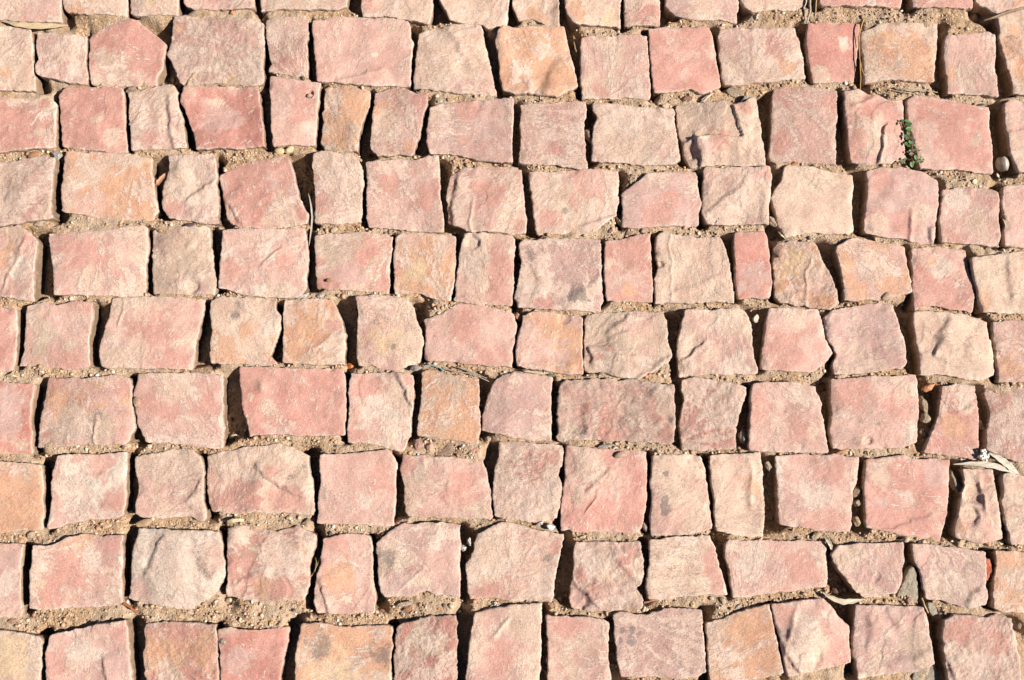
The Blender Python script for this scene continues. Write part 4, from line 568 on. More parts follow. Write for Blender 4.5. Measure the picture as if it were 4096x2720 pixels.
# ---------------- small rocks ----------------
bmi = bmesh.new(); bmesh.ops.create_icosphere(bmi, subdivisions=1, radius=1.0)
I1V = np.array([v.co[:] for v in bmi.verts]); I1F = np.array([[v.index for v in f.verts] for f in bmi.faces]); bmi.free()
bmi = bmesh.new(); bmesh.ops.create_icosphere(bmi, subdivisions=4, radius=1.0)
I3V = np.array([v.co[:] for v in bmi.verts]); I3F = np.array([[v.index for v in f.verts] for f in bmi.faces]); bmi.free()
def rock_verts(seed, rx, ry, rz, angular=0.5, rot=0.0):
    rs = np.random.RandomState(seed); V = I3V.copy()
    for _ in range(int(7 + angular * 9)):                      # cut flat facets
        nrm = rs.normal(size=3); nrm /= np.linalg.norm(nrm); o_ = rs.uniform(0.55, 0.85) + 0.25 * (1 - angular)
        s = V @ nrm; ov = np.maximum(s - o_, 0); V -= ov[:, None] * nrm * (0.55 + 0.45 * angular)
    V *= (1 + (0.05 + 0.16 * angular) * fbm(V[:, 0] + V[:, 2] * 0.7, V[:, 1] - V[:, 2] * 0.6, 0.7, 5, seed, 0.6))[:, None]
    V = V * np.array([rx, ry, rz]); c, s = math.cos(rot), math.sin(rot)
    return V @ np.array([[c, s, 0], [-s, c, 0], [0, 0, 1]])
ITEM = [0]
def rock(tile, x, y, rx, ry, col, label, cat='pebble', rot=0, angular=0.5, z=None, flat=0.7, mat=None, name=None, group=None, top=None):
    """a small stone; rx, ry in survey units, z = height of its underside"""
    ITEM[0] += 1; px, py = at(tile, x, y)
    gz_ = float(ground_z(px, py)); col = (col[0] * .92, col[1] * .83, col[2] * .76)
    if z is None or (top is None and -.0125 < z < -.0015): z = gz_ - 0.0006
    rx, ry = rx * PX, ry * PX; rz = min(rx, ry) * flat
    if top is not None: rz = max(rz, (top - z) / 1.7)
    cx_, cy_ = at(tile, x, y, z + rz)
    V = rock_verts(ITEM[0] + 50, rx, ry, rz, angular, R_(-rot)) + np.array([cx_, cy_, z + rz * 0.8])
    c = np.array(col); T = np.clip(c * (1 + 0.22 * fbm(V[:, 0], V[:, 1] + V[:, 2], 0.006, 3, ITEM[0])[:, None]), 0.01, 0.9)
    o = mesh_object(name or cat.replace(' ', '_'), V, (np.zeros((0, 4), int), I3F), mat or (M_STONE if cat in ('stone chip', 'mortar lump') else M_PEB), T, np.array([0.25, 0.1, 0.9]), (cx_, cy_, z))
    props(o, label, cat, group); return o
def tube_mesh(pts, rads, sides=8):
    pts = np.array(pts, float); n = len(pts); V = []; F = []
    for i in range(n):
        t = pts[min(i + 1, n - 1)] - pts[max(i - 1, 0)]; t /= np.linalg.norm(t) + 1e-12
        a = np.cross(t, [0, 0, 1.0]); a /= np.linalg.norm(a) + 1e-9; b = np.cross(t, a)
        for s in range(sides):
            q = 2 * math.pi * s / sides; V.append(pts[i] + rads[i] * (a * math.cos(q) + b * math.sin(q)))
    for i in range(n - 1):
        for s in range(sides):
            s2 = (s + 1) % sides; F.append((i * sides + s, i * sides + s2, (i + 1) * sides + s2, (i + 1) * sides + s))
    F.append(tuple(range(sides))[::-1]); F.append(tuple((n - 1) * sides + s for s in range(sides)))
    return np.array(V), F
def smooth_line(ctrl, n):
    c = np.array(ctrl, float); L = np.concatenate([[0], np.cumsum(np.linalg.norm(np.diff(c, axis=0), axis=1))]); t = np.linspace(0, L[-1], n)
    P = np.stack([np.interp(t, L, c[:, i]) for i in range(3)], 1)
    for _ in range(max(1, n // 8)): P[1:-1] = (P[:-2] + 2 * P[1:-1] + P[2:]) / 4
    return P
def line3(tile, pts):
    """pts: (x, y, z metres or None to lie on the ground)"""
    out = []
    for x, y, z in pts:
        px, py = at(tile, x, y, 0 if z is None else z)
        out.append((px, py, float(ground_z(px, py)) + 0.0012 if z is None else z))
    return out
def join(parts):
    V = []; F = []; o = 0
    for v, f in parts: V.append(v); F += [tuple(i + o for i in q) for q in f]; o += len(v)
    return np.concatenate(V), F
def twig(tile, strands, col, label, name, cat, group=None, mat=None):
    ITEM[0] += 1; ps = []
    for pts, r0, r1 in strands:
        P = smooth_line(line3(tile, pts), 30); P[:, :2] += np.stack([fbm(P[:, 0], P[:, 1], 0.008, 2, ITEM[0]), fbm(P[:, 0], P[:, 1], 0.008, 2, ITEM[0] + 9)], 1) * 0.0004
        ps.append(tube_mesh(P, np.linspace(r0 * PX, r1 * PX, 30) * (1 + 0.12 * np.sin(np.arange(30) * 1.7))))
    V, F = join(ps); c = np.array(col); T = np.clip(c * (1 + 0.2 * fbm(V[:, 0], V[:, 1], 0.006, 3, ITEM[0])[:, None]), 0.01, 0.9)
    o = mesh_object(name, V, F, mat or M_LEAF, T, None, tuple(V[0])); props(o, label, cat, group); return o
def blade(ctrl, widths, cup=0.25, thick=0.00025, wob=0.1, seed=1):
    """leaf blade with midrib crease and thickness; ctrl 3-D metres"""
    n = 36; m = 9; P = smooth_line(ctrl, n); wd = np.interp(np.linspace(0, 1, n), np.linspace(0, 1, len(widths)), widths)
    top = []
    for i in range(n):
        t = P[min(i + 1, n - 1)] - P[max(i - 1, 0)]; t /= np.linalg.norm(t) + 1e-12
        a = np.cross([0, 0, 1.0], t); a /= np.linalg.norm(a) + 1e-9
        for j in range(m):
            s = (j / (m - 1) - 0.5) * 2; w = wd[i] * (1 + wob * math.sin(i * 0.9 + seed + (2 if s > 0 else 0)))
            top.append(P[i] + a * s * w / 2 + np.array([0, 0, cup * abs(s) ** 1.6 * w / 2]))
    top = np.array(top); bot = top - np.array([0, 0, thick]); V = np.concatenate([top, bot]); F = []; N = n * m
    for i in range(n - 1):
        for j in range(m - 1):
            a = i * m + j; F.append((a, a + 1, a + m + 1, a + m)); F.append((N + a, N + a + m, N + a + m + 1, N + a + 1))
        for j, rev in ((0, False), (m - 1, True)):
            a = i * m + j; q = (a, a + m, N + a + m, N + a); F.append(q[::-1] if rev else q)
    for i in (0, n - 1):
        for j in range(m - 1):
            a = i * m + j; q = (a, N + a, N + a + 1, a + 1); F.append(q if i == 0 else q[::-1])
    return V, F
def leaf(tile, blades, col, label, name='dry_leaf', cat='dry leaf', group=None, vein=True, mat=None):
    ITEM[0] += 1; ps = [blade(line3(tile, pts), [w * PX for w in ws], cup, seed=ITEM[0]) for pts, ws, cup in blades]
    V, F = join(ps); c = np.array(col); T = np.clip(c * (1 + 0.22 * fbm(V[:, 0] * 0.4, V[:, 1] * 2.5, 0.004, 3, ITEM[0])[:, None]), 0.01, 0.9)
    o = mesh_object(name, V, F, mat or M_LEAF, T, None, tuple(V[0])); props(o, label, cat, group); return o
# ---------------- leaves, twigs and litter lying on the paving ----------------
STRAW = (.58, .43, .26); PALE = (.62, .53, .42); TAN = (.50, .35, .22); RUST = (.36, .13, .06); GREYB = (.30, .24, .19)
leaf('00', [([(20, 188, .001), (140, 225, .0035), (330, 242, .004), (480, 240, .003), (630, 232, 0.001)], [4, 45, 66, 52, 3], .25)], STRAW, 'long tan dry leaf lying across the joint in the top left corner')
leaf('03', [([(2400, 62, .002), (2200, 118, .003), (2080, 165, .002), (1985, 190, .0)], [14, 34, 30, 3], .3)], (.30, .21, .14), 'dark brown curled leaf tip under the orange corner cobble at top right')
leaf('33', [([(515, 225, -.001), (545, 270, .003), (580, 330, .003), (588, 385, -.001)], [8, 40, 30, 6], .4)], (.50, .42, .31), 'short curled grey brown leaf between two pale pink cobbles lower right')
leaf('33', [([(495, 752, .001), (560, 800, .003), (680, 848, .004), (800, 838, .002), (885, 825, .001)], [4, 40, 48, 42, 5], .45)], (.62, .51, .37), 'long curved cream leaf above the cobble with a cream fan')
leaf('23', [([(1700, 1147, .0), (1880, 1138, .004), (2050, 1152, .005), (2200, 1195, .004), (2320, 1240, .001)], [3, 34, 56, 44, 3], .35),
            ([(2035, 1040, .005), (2120, 1085, .006), (2210, 1150, .005), (2320, 1240, .001)], [10, 58, 62, 3], .35)], PALE, 'forked white grey dry husk at the right edge', 'dry_husk', 'dry husk')
leaf('30', [([(2095, 112, .0), (2140, 98, .003), (2210, 92, .003), (2248, 96, .001)], [26, 36, 32, 22], .1)], (.62, .49, .30), 'small broken piece of yellow leaf on the mortar left of centre near the bottom')
leaf('02', [([(570, 330, -.012), (585, 400, -.006), (600, 470, -.004), (605, 520, -.010)], [10, 30, 34, 6], .4)], (.36, .22, .12), 'brown leaf standing in the dark gap left of the flat dull pink square cobble')
leaf('10', [([(1540, 20, -.004), (1490, 80, -.001), (1450, 130, -.001), (1425, 160, -.005)], [6, 40, 46, 10], .5)], (.55, .26, .15), 'glossy reddish seed husk in the joint right of the bright orange cobble', 'seed_husk', 'seed husk')
leaf('11', [([(483, 215, -.004), (505, 300, -.002), (520, 430, -.003), (510, 560, -.004), (488, 700, -.008)], [4, 14, 18, 14, 3], .3)], (.50, .44, .36), 'thin pale grass blade standing in the deep gap of the fourth row', 'dry_grass', 'dry grass')
leaf('22', [([(100, 285, .0), (180, 294, .001), (260, 306, .001), (305, 308, .0)], [4, 16, 16, 4], .3)], (.58, .46, .32), 'tiny straw sliver beside the small green scrap near the centre', 'straw_sliver', 'straw')
leaf('13', [([(95, 568, -.004), (125, 600, -.002), (165, 636, -.004)], [4, 14, 4], .3)], (.62, .52, .38), 'tiny straw sliver below the creamy shell like cobble', 'straw_sliver', 'straw')
leaf('13', [([(2150, 430, -.004), (2185, 470, .0), (2200, 520, .0), (2170, 590, -.004)], [4, 22, 18, 4], .4)], (.55, .42, .30), 'curled papery flake in the gap at the right edge of the fourth row', 'papery_flake', 'dry flake')
leaf('20', [([(60, 345, -.003), (110, 318, .001), (135, 285, .002)], [6, 34, 6], .3), ([(50, 330, -.002), (110, 320, .001), (170, 345, -.002)], [4, 26, 5], .3)], (.62, .46, .28), 'small dried flower head on the sand at the left edge', 'dried_flower', 'dried flower')
twig('03', [([(887, 172, .002), (850, 260, .003), (838, 400, .002), (848, 560, .002), (852, 700, .001), (856, 862, .000)], 6, 4), ([(842, 430, .002), (850, 560, .0025), (868, 640, .001), (884, 695, -.002)], 5, 3), ([(852, 262, .003), (835, 350, .0), (833, 440, -.001)], 4, 3)], (.50, .31, .13), 'long golden pine needles lying in the gap right of the narrow deep rose cobble', 'pine_needle', 'pine needles')
twig('03', [([(385, -120, .004), (388, 40, .004), (392, 100, .004), (372, 160, .003), (362, 215, .000)], 14, 8)], (.42, .35, .28), 'thick grey grass stem at the top edge left of the wide red cobble', 'dry_grass', 'dry grass')
twig('03', [([(440, -120, .002), (442, 60, .003), (436, 130, .002), (428, 205, -.001)], 8, 5)], (.46, .31, .15), 'thin tan grass stem touching the wide red cobble at the top edge', 'dry_grass', 'dry grass')
twig('03', [([(1035, 815, .0), (1060, 855, .001), (1130, 868, -.002)], 5, 3), ([(1160, 812, -.001), (1280, 835, .002), (1420, 828, .002), (1560, 852, .0)], 7, 4), ([(1190, 850, -.002), (1300, 815, .003), (1430, 845, .001)], 6, 4), ([(1230, 870, -.002), (1330, 840, .002), (1390, 830, .002), (1412, 870, -.003)], 6, 4), ([(1150, 835, -.001), (1260, 850, .001), (1350, 862, .0)], 8, 4)], (.42, .32, .22), 'tangle of dry grass below the cream cobble with orange centre', 'dry_grass_clump', 'dry grass')
twig('21', [([(1720, 262, .0), (1850, 290, .001), (2000, 312, .001), (2150, 385, -.001)], 8, 4), ([(1860, 252, .001), (1960, 285, .002), (2060, 325, .0)], 7, 5), ([(1900, 300, .0), (2000, 300, .002), (2130, 352, -.002)], 5, 3)], (.36, .29, .22), 'bundle of grey brown dry stalks above the tan orange pitted cobble', 'dry_grass_clump', 'dry grass')
twig('21', [([(1545, 255, .001), (1590, 232, .002), (1640, 232, .002), (1700, 258, .002), (1735, 285, .0)], 5, 4)], (.20, .40, .46), 'thin pale blue thread on the sand above the tan orange pitted cobble', 'thread', 'thread')
twig('30', [([(1138, 862, .0), (1200, 890, .001), (1230, 920, .001), (1280, 948, .0)], 14, 10), ([(1205, 892, .001), (1225, 878, .003)], 8, 5)], RUST, 'short red brown twig under the large salmon cobble at lower left', 'twig', 'twig')
twig('33', [([(1418, 812, -.003), (1445, 880, .001), (1478, 948, -.001)], 9, 5)], (.58, .42, .22), 'short yellow stalk beside a dark seed below the sharp cement wedge', 'stalk', 'stalk')
twig('31', [([(500, 625, -.004), (545, 560, -.001), (560, 480, -.002), (545, 440, -.006)], 5, 3), ([(535, 560, -.003), (560, 520, -.001), (590, 450, -.004)], 4, 3)], (.40, .27, .14), 'dry brown wisp in the gap left of the small upright salmon cobble', 'grass_wisp', 'dry grass')
twig('32', [([(1215, 850, .0), (1280, 838, .001), (1345, 828, .0)], 9, 6)], (.42, .20, .12), 'small red brown stick below the tan four sided cobble', 'twig', 'twig')
twig('02', [([(1762, 938, -.001), (1800, 900, .001), (1858, 858, .0)], 13, 7)], (.62, .46, .34), 'pale pink splinter in the joint below the smooth red pink square cobble', 'splinter', 'splinter')
twig('33', [([(20, 1562, -.002), (70, 1540, .0), (125, 1518, .0)], 5, 4)], (.56, .42, .24), 'straw stalk at the bottom edge left of the cobble with a cream fan', 'stalk', 'stalk')

# fluffy white tuft by the husk
ITEM[0] += 1; rs = np.random.RandomState(5); ps = []
for q in range(40):
    a = rs.rand() * 6.28; x = 1985 + 30 * math.cos(a) * rs.rand() + (q % 3) * 12; y = 1065 + 62 * math.sin(a) * rs.rand()
    p = at('23', x, y, .004); z = .003 + .002 * rs.rand(); v = I1V * (0.0011 + 0.0009 * rs.rand()) * np.array([1, 1, .8]) + np.array([p[0], p[1], z]); ps.append((v, [tuple(f) for f in I1F]))
V, F = join(ps); o = mesh_object('white_tuft', V, F, M_LEAF, np.array([.80, .76, .66]), None, tuple(V[0])); props(o, 'fluffy white crumbly tuft beside the forked husk at the right edge', 'tuft')

# pebbles, chips and seeds: square, x, y, half sizes, colour, label
WH = (.70, .62, .52); MV = (.44, .27, .22); PK = (.62, .40, .31)
rock('00', 2143, 115, 24, 22, (.60, .28, .14), 'tiny orange pebble in the joint above the large dust crusted cobble', z=-.003)
rock('00', 1215, 818, 66, 36, (.40, .30, .22), 'flat grey brown chip between the five sided rose cobble and the row below', 'stone chip', -5, .8, z=-.006, top=-.0005)
rock('00', 1743, 1275, 22, 32, (.50, .20, .12), 'tiny red pebble in the gap left of the wine red cobble', rot=20)
rock('00', 305, 1428, 58, 32, (.38, .20, .11), 'oval brown seed in the joint below the rose cobble with tan band', 'seed', -5, .1, z=-.006)
rock('00', 525, 1432, 52, 52, (.42, .42, .40), 'cluster of grey and white crystals left of the large bright orange cobble', 'mineral chip', 0, .8, z=-.006, mat=M_GREY, top=.001)
rock('00', 560, 1480, 26, 22, (.48, .48, .47), 'tiny pale grey crystal touching the large bright orange cobble', 'mineral chip', 0, .8, z=-.005, mat=M_GREY)
rock('00', 600, 1385, 36, 14, (.55, .36, .16), 'tiny amber flake above the large bright orange cobble', z=-.004)
rock('00', 385, 778, 20, 26, (.60, .47, .36), 'tiny cream pebble below the small ragged cobble', z=-.005)
rock('00', 312, 408, 18, 26, (.62, .42, .30), 'tiny pink pebble jammed left of the small ragged cobble', z=-.004)
rock('00', 1785, 130, 78, 34, (.50, .40, .29), 'crumb of grey mortar above the large dust crusted cobble', 'mortar lump', -8, .6, z=-.006)
rock('00', 1415, 1530, 22, 26, (.60, .38, .24), 'tiny peach chip right of the large bright orange cobble', z=-.006)
rock('01', 215, 1390, 48, 34, (.72, .56, .33), 'larger yellow cream pebble of the pair under the smooth rose cobble', rot=15, angular=.15, z=-.005, top=.002)
rock('01', 305, 1380, 46, 32, (.74, .60, .38), 'smaller yellow cream pebble of the pair under the smooth rose cobble', rot=-20, angular=.2, z=-.006, top=.001)
rock('01', 495, 878, 28, 22, (.50, .38, .28), 'little brown pebble stuck on the smooth rose cobble with a tiny pit', z=.0005)
rock('01', 1698, 930, 30, 20, (.60, .60, .58), 'grey white crystal above the broad mauve pink cobble', 'mineral chip', 0, .9, z=-.005, mat=M_GREY)
rock('01', 948, 798, 14, 10, (.35, .06, .05), 'tiny dark red bead below the large rose oblong cobble', z=-.003)
rock('01', 1075, 825, 26, 16, (.55, .25, .10), 'tiny orange flake below the large rose oblong cobble', z=-.005)
rock('02', 708, 1245, 42, 88, (.42, .31, .22), 'brown wedge shaped chip jammed left of the sandy cream cobble', 'stone chip', -4, .8, z=-.010, top=-.001)
rock('02', 1612, 905, 44, 24, (.27, .14, .11), 'dark maroon pebble in the joint below the smooth red pink square cobble', z=-.006)
rock('02', 1410, 135, 28, 42, (.58, .42, .30), 'small peach chip under the rounded corner of the lilac grey cobble', 'stone chip', -20, .8, z=-.006)
rock('02', 812, 938, 20, 14, (.80, .76, .68), 'tiny white pebble below the flat square dull pink cobble', z=-.003)
rock('02', 1470, 883, 16, 14, (.66, .58, .46), 'tiny cream pebble below the smooth red pink square cobble', z=-.004)
rock('02', 1450, 243, 32, 12, (.70, .66, .58), 'tiny white chip above the smooth red pink square cobble', z=-.003)
rock('02', 2255, 165, 20, 24, (.58, .56, .52), 'tiny grey pebble below the pale cream top row cobble', z=-.004)
rock('02', 1580, 1508, 22, 18, (.60, .58, .52), 'tiny grey white pebble below the broken lumpy cobble', z=-.003)
rock('02', 1592, 1545, 12, 12, (.72, .42, .08), 'tiny yellow grain below the broken lumpy cobble', z=-.003)
rock('02', 1400, 840, 0.1 + 18, 12, (.62, .5, .38), 'tiny buff grain under the left half of the smooth red pink cobble', z=-.005)
rock('02', 2070, 855, 105, 50, (.50, .40, .29), 'grey flat mortar crumb right of the smooth red pink square cobble', 'mortar lump', 30, .6, z=-.009, flat=.5)
rock('03', 800, 840, 28, 24, (.72, .62, .46), 'cream pebble at the tip of the pine needles', z=-.001)
rock('03', 2165, 842, 44, 22, (.48, .42, .36), 'grey shell shaped pebble in the gap near the top right corner', rot=35, angular=.2, z=-.008)
rock('03', 1950, 970, 52, 14, (.05, .05, .06), 'black slender seed above the big smooth rose cobble', 'seed', 4, .1, z=-.002)
rock('03', 2166, 1510, 54, 78, (.60, .56, .49), 'rounded milky white pebble in the gap at the right edge', rot=5, angular=.1, z=-.016, top=.000, mat=M_QUARTZ)
rock('03', 1318, 182, 26, 14, (.72, .66, .54), 'tiny white chip above the cream cobble with orange centre', z=-.004)
rock('03', 1640, 185, 16, 14, (.70, .60, .44), 'tiny cream pebble on the sand near the top right', z=-.005)
rock('03', 1840, 265, 16, 18, (.68, .56, .40), 'tiny buff pebble on the sand above the small upright pink cobble', z=-.005)
rock('03', 1200, 755, 34, 20, (.24, .14, .11), 'dark shadow stand-in at the foot of the cream cobble with orange centre', 'bark flake', 25, .9, z=.0, flat=.35)  # dark flat piece modelled in place of a square shadow
rock('03', 250, 1505, 50, 16, (.42, .20, .08), 'rusty flake below the pink cobble streaked with cream dust', 'bark flake', -5, .7, z=-.003)
rock('03', 1230, 100, 18, 12, (.60, .58, .55), 'tiny grey grain between the two red top row cobbles', z=-.006)
rock('10', 1745, 508, 56, 18, (.10, .07, .08), 'dark purple seed above the grey beige cobble with dimples', 'seed', 4, .1, z=-.001)
rock('10', 370, 492, 56, 28, (.60, .50, .38), 'pale rounded lump in the wide mortar joint of the fourth row', 'mortar lump', 5, .3, z=-.006)
rock('11', 430, 1168, 80, 22, (.46, .46, .44), 'longer string of silvery grey crystals in the joint near the middle', 'mineral chip', -12, .9, z=-.005, mat=M_GREY)
rock('11', 595, 1158, 44, 20, (.50, .49, .46), 'short silvery grey crystal lump in the joint near the middle', 'mineral chip', 5, .9, z=-.005, mat=M_GREY)
rock('11', 672, 1016, 34, 20, (.58, .38, .22), 'small square tan chip lying on the dull rose cobble', 'stone chip', 8, .9, z=.0005, flat=.9)
rock('11', 400, 186, 14, 18, (.74, .70, .62), 'tiny white pebble at the top of the deep gap', z=-.004)
rock('11', 715, 552, 40, 26, (.60, .48, .36), 'small pinkish pebble under the cream cobble with red lower half', z=-.007)
rock('11', 1540, 1228, 66, 40, (.56, .42, .29), 'crumbly tan lump above the large smooth pink cobble', 'mortar lump', -10, .6, z=-.008)
rock('11', 990, 375, 18, 26, (.50, .38, .28), 'tiny brown pebble in the narrow gap left of the plain pink cobble', z=-.004)
rock('12', 905, 560, 26, 22, (.20, .11, .11), 'dark purple pebble in the joint under the wide cream cobble', z=-.005)
rock('12', 35, 1068, 16, 30, (.16, .10, .11), 'dark purple pebble in the gap left of the large grey pink cobble', z=-.007)
rock('12', 1218, 556, 48, 26, (.46, .36, .26), 'flat grey brown chip above the small red orange cobble', 'stone chip', 5, .7, z=-.005, top=.0)
rock('12', 1095, 582, 50, 22, (.44, .34, .25), 'thin grey chip below the lilac cobble with red streaks', 'stone chip', 8, .8, z=-.006, top=-.002)
rock('12', 985, 470, 22, 60, (.50, .38, .28), 'narrow brown chip standing between two cobbles of the fourth row', 'stone chip', -12, .9, z=-.012, top=-.002)
rock('12', 980, 1285, 34, 14, (.50, .46, .36), 'tiny grey chip below the small red orange cobble', z=-.005)
rock('12', 2250, 1368, 34, 38, (.62, .58, .50), 'greyish white quartz chip in the gap near the salmon pointed cobble', 'mineral chip', 20, .9, z=-.009, top=-.003)
rock('12', 2230, 1395, 12, 44, (.56, .50, .42), 'thin white sliver beside the greyish quartz chip', 'mineral chip', -14, .9, z=-.008)
rock('12', 50, 1350, 26, 55, (.60, .36, .26), 'pink splinter of stone left of the salmon cobble with stepped flake', 'stone chip', -15, .9, z=-.010, top=-.001)
rock('12', 905, 1500, 0.1 + 12, 12, (.5, .4, .3), 'tiny brown grain on the lumpy broken crust', z=.0)
rock('13', 30, 470, 42, 72, (.64, .52, .40), 'cream angular chip left of the creamy shell like cobble', 'stone chip', -10, .8, z=-.012, top=-.001)
rock('13', 1905, 102, 28, 26, (.72, .62, .46), 'cream triangular pebble above the white crusted cobble', angular=.9, z=-.005)
rock('13', 2138, 98, 16, 20, (.76, .68, .54), 'small cream pebble under the milky white pebble', z=-.005)
rock('13', 2182, 105, 18, 16, (.72, .62, .48), 'small buff pebble under the milky white pebble', z=-.006)
rock('13', 2120, 50, 14, 24, (.76, .70, .58), 'white splinter touching the milky white pebble', angular=.9, z=-.006)
rock('13', 1955, 150, 18, 16, (.72, .62, .46), 'tiny cream pebble right above the white crusted cobble', z=-.004)
rock('13', 1308, 918, 14, 16, (.74, .66, .50), 'tiny pale pebble in the gap right of the orange pink cobble', z=-.005)
rock('13', 1098, 1165, 64, 40, (.60, .44, .34), 'smooth pinkish lump on the lower edge of the orange pink cobble', 'stone chip', 0, .2, z=-.004, top=.0025)
rock('13', 95, 735, 55, 78, (.46, .31, .25), 'mauve brown chip on the corner of the gritty orange cobble', 'stone chip', 10, .7, z=-.004, top=.0025)
rock('13', 1908, 1280, 14, 30, (.60, .48, .36), 'tiny curved chip left of the tan right edge cobble', z=-.006)
rock('20', 425, 325, 38, 16, (.70, .56, .38), 'cream sliver in the joint below the rose cobble with orange foot', 'stone chip', -4, .6, z=-.004, top=.0)
rock('20', 1412, 278, 20, 14, (.28, .32, .36), 'tiny bluish grain below the large pink cobble with white vein', z=-.004)
rock('20', 1220, 505, 16, 18, (.72, .64, .56), 'tiny pale pebble between two cobbles of the seventh row', z=-.003)
rock('20', 318, 1090, 36, 20, (.32, .14, .08), 'dark rusty chip in the joint at the left of the eighth row', 'stone chip', -15, .8, z=-.004)
rock('20', 1262, 575, 34, 56, (.60, .42, .33), 'rounded pink flake on the left edge of the scratched pink cobble', 'stone chip', 0, .1, z=-.003, top=.002, flat=.3)
rock('20', 1375, 985, 22, 24, (.66, .54, .38), 'tiny buff pebble above the cream cobble with soft peach face', z=-.005)
rock('20', 2150, 890, 40, 26, (.60, .52, .40), 'pale lump of sand in the wide gap of the seventh row', 'mortar lump', 0, .4, z=-.010)
rock('21', 868, 240, 34, 36, (.42, .13, .03), 'glossy amber resin bead in the joint left of centre', 'resin bead', 0, .3, z=-.005, mat=M_QUARTZ)
rock('21', 1462, 262, 56, 26, (.30, .30, .29), 'glittering black and silver chip above the tan orange pitted cobble', 'mineral chip', 10, .9, z=-.003, mat=M_GREY, top=.003)
rock('21', 1805, 262, 24, 18, (.30, .12, .07), 'tiny dark red chip among dry stalks near the centre', z=-.003)
rock('21', 2140, 300, 46, 26, (.62, .50, .34), 'pale buff lump right of the bundle of dry stalks', 'mortar lump', 20, .7, z=-.006)
rock('21', 1508, 975, 62, 62, (.48, .30, .26), 'leftmost mauve fragment of the broken strip under the pitted cobble', 'stone chip', 10, .9, z=-.010, top=-.0035, group='broken strip of chips')
rock('21', 1600, 985, 46, 62, (.68, .44, .34), 'pale pink block in the broken strip under the pitted cobble', 'stone chip', -3, .8, z=-.010, top=-.002, group='broken strip of chips')
rock('21', 1760, 1015, 90, 48, (.42, .31, .24), 'wide brown fragment in the broken strip under the pitted cobble', 'stone chip', -14, .9, z=-.010, top=-.004, group='broken strip of chips')
rock('21', 1890, 1010, 60, 44, (.50, .32, .27), 'rosy brown fragment in the broken strip under the pitted cobble', 'stone chip', 12, .9, z=-.010, top=-.0035, group='broken strip of chips')
rock('21', 2005, 1005, 62, 48, (.62, .35, .28), 'rightmost pink block of the broken strip under the pitted cobble', 'stone chip', 6, .9, z=-.010, top=-.002, group='broken strip of chips')
rock('21', 2140, 915, 36, 28, (.66, .54, .40), 'small cream cube shaped chip left of the dusty brown pink cobble', 'stone chip', -30, .9, z=-.008, top=-.001, flat=.9)
rock('21', 2085, 425, 20, 14, (.72, .64, .52), 'tiny white pebble right of the tan orange pitted cobble', z=-.006)
rock('21', 735, 940, 18, 16, (.66, .42, .28), 'tiny peach pebble below the large rose cobble with knob', z=-.004)
rock('22', 348, 328, 42, 12, (.05, .20, .12), 'small green plastic scrap in the joint near the centre', 'plastic scrap', 12, .6, z=-.0015)
rock('22', 860, 975, 74, 16, (.50, .50, .46), 'flat bluish grey slate sliver below the wide crumbly cobble', 'stone chip', 6, .8, z=-.005, top=-.001)
rock('22', 952, 995, 22, 16, (.72, .72, .70), 'tiny white quartz grain next to the slate sliver', 'mineral chip', 0, .9, z=-.004, mat=M_GREY)
rock('22', 1000, 1060, 54, 30, (.64, .46, .36), 'small pink flake on the top edge of the rose cobble with tan hump', 'stone chip', 5, .3, z=-.002, top=.002)
rock('22', 430, 360, 38, 28, (.50, .40, .28), 'tan pebble left of the wide crumbly cobble', angular=.7, z=-.008, top=-.002)
rock('22', 2150, 610, 18, 26, (.60, .50, .38), 'tiny cream pebble in the shaded gap right of the dust caked cobble', z=-.010)
rock('22', 2135, 900, 52, 80, (.50, .42, .32), 'grey tan rubble piece wedged right of the dust caked cobble', 'stone chip', 0, .8, z=-.012, top=-.003)
rock('22', 1600, 1045, 16, 16, (.76, .68, .54), 'tiny white pebble above the narrow pale cobble', z=-.004)
rock('22', 2340, 1340, 26, 32, (.64, .48, .34), 'peach pebble in the gap right of the narrow tan cobble', z=-.009)
rock('23', 1480, 435, 66, 36, (.62, .30, .16), 'orange red pebble above the rubble in the wide gap', rot=-10, z=-.010, top=-.002)
rock('23', 1435, 590, 48, 90, (.46, .37, .27), 'upper grey rubble piece in the wide gap left of the leaning salmon cobble', 'stone chip', -8, .9, z=-.014, top=-.004)
rock('23', 1445, 725, 52, 60, (.52, .43, .32), 'middle grey rubble piece in the wide gap left of the leaning salmon cobble', 'stone chip', 12, .9, z=-.014, top=-.004)
rock('23', 1430, 860, 36, 44, (.44, .36, .27), 'lower grey rubble piece in the wide gap left of the leaning salmon cobble', 'stone chip', 0, .9, z=-.015, top=-.006)
rock('23', 1978, 790, 36, 60, (.48, .37, .27), 'tan rubble piece in the gap right of the leaning salmon cobble', 'stone chip', 0, .8, z=-.016, top=-.007)
rock('23', 505, 430, 50, 44, (.26, .13, .09), 'dark brown pebble in the shaded gap left of the cobble with grey seam', z=-.012)
rock('23', 512, 545, 20, 26, (.44, .28, .20), 'small brown pebble in the shaded gap left of the cobble with grey seam', z=-.012)
rock('23', 430, 398, 24, 16, (.74, .70, .64), 'white chip at the top of the gap left of the cobble with grey seam', 'mineral chip', 0, .8, z=-.004)
rock('23', 680, 1030, 62, 16, (.52, .26, .14), 'thin rust coloured flake under the cobble with grey seam', 'bark flake', -4, .6, z=-.003)
rock('23', 762, 1045, 16, 20, (.74, .66, .50), 'tiny cream pebble beside the thin rust flake', z=-.004)
rock('23', 1735, 1330, 50, 150, (.42, .34, .26), 'tall grey rubble piece left of the cobble with sunken hollow', 'stone chip', -6, .9, z=-.014, top=-.004)
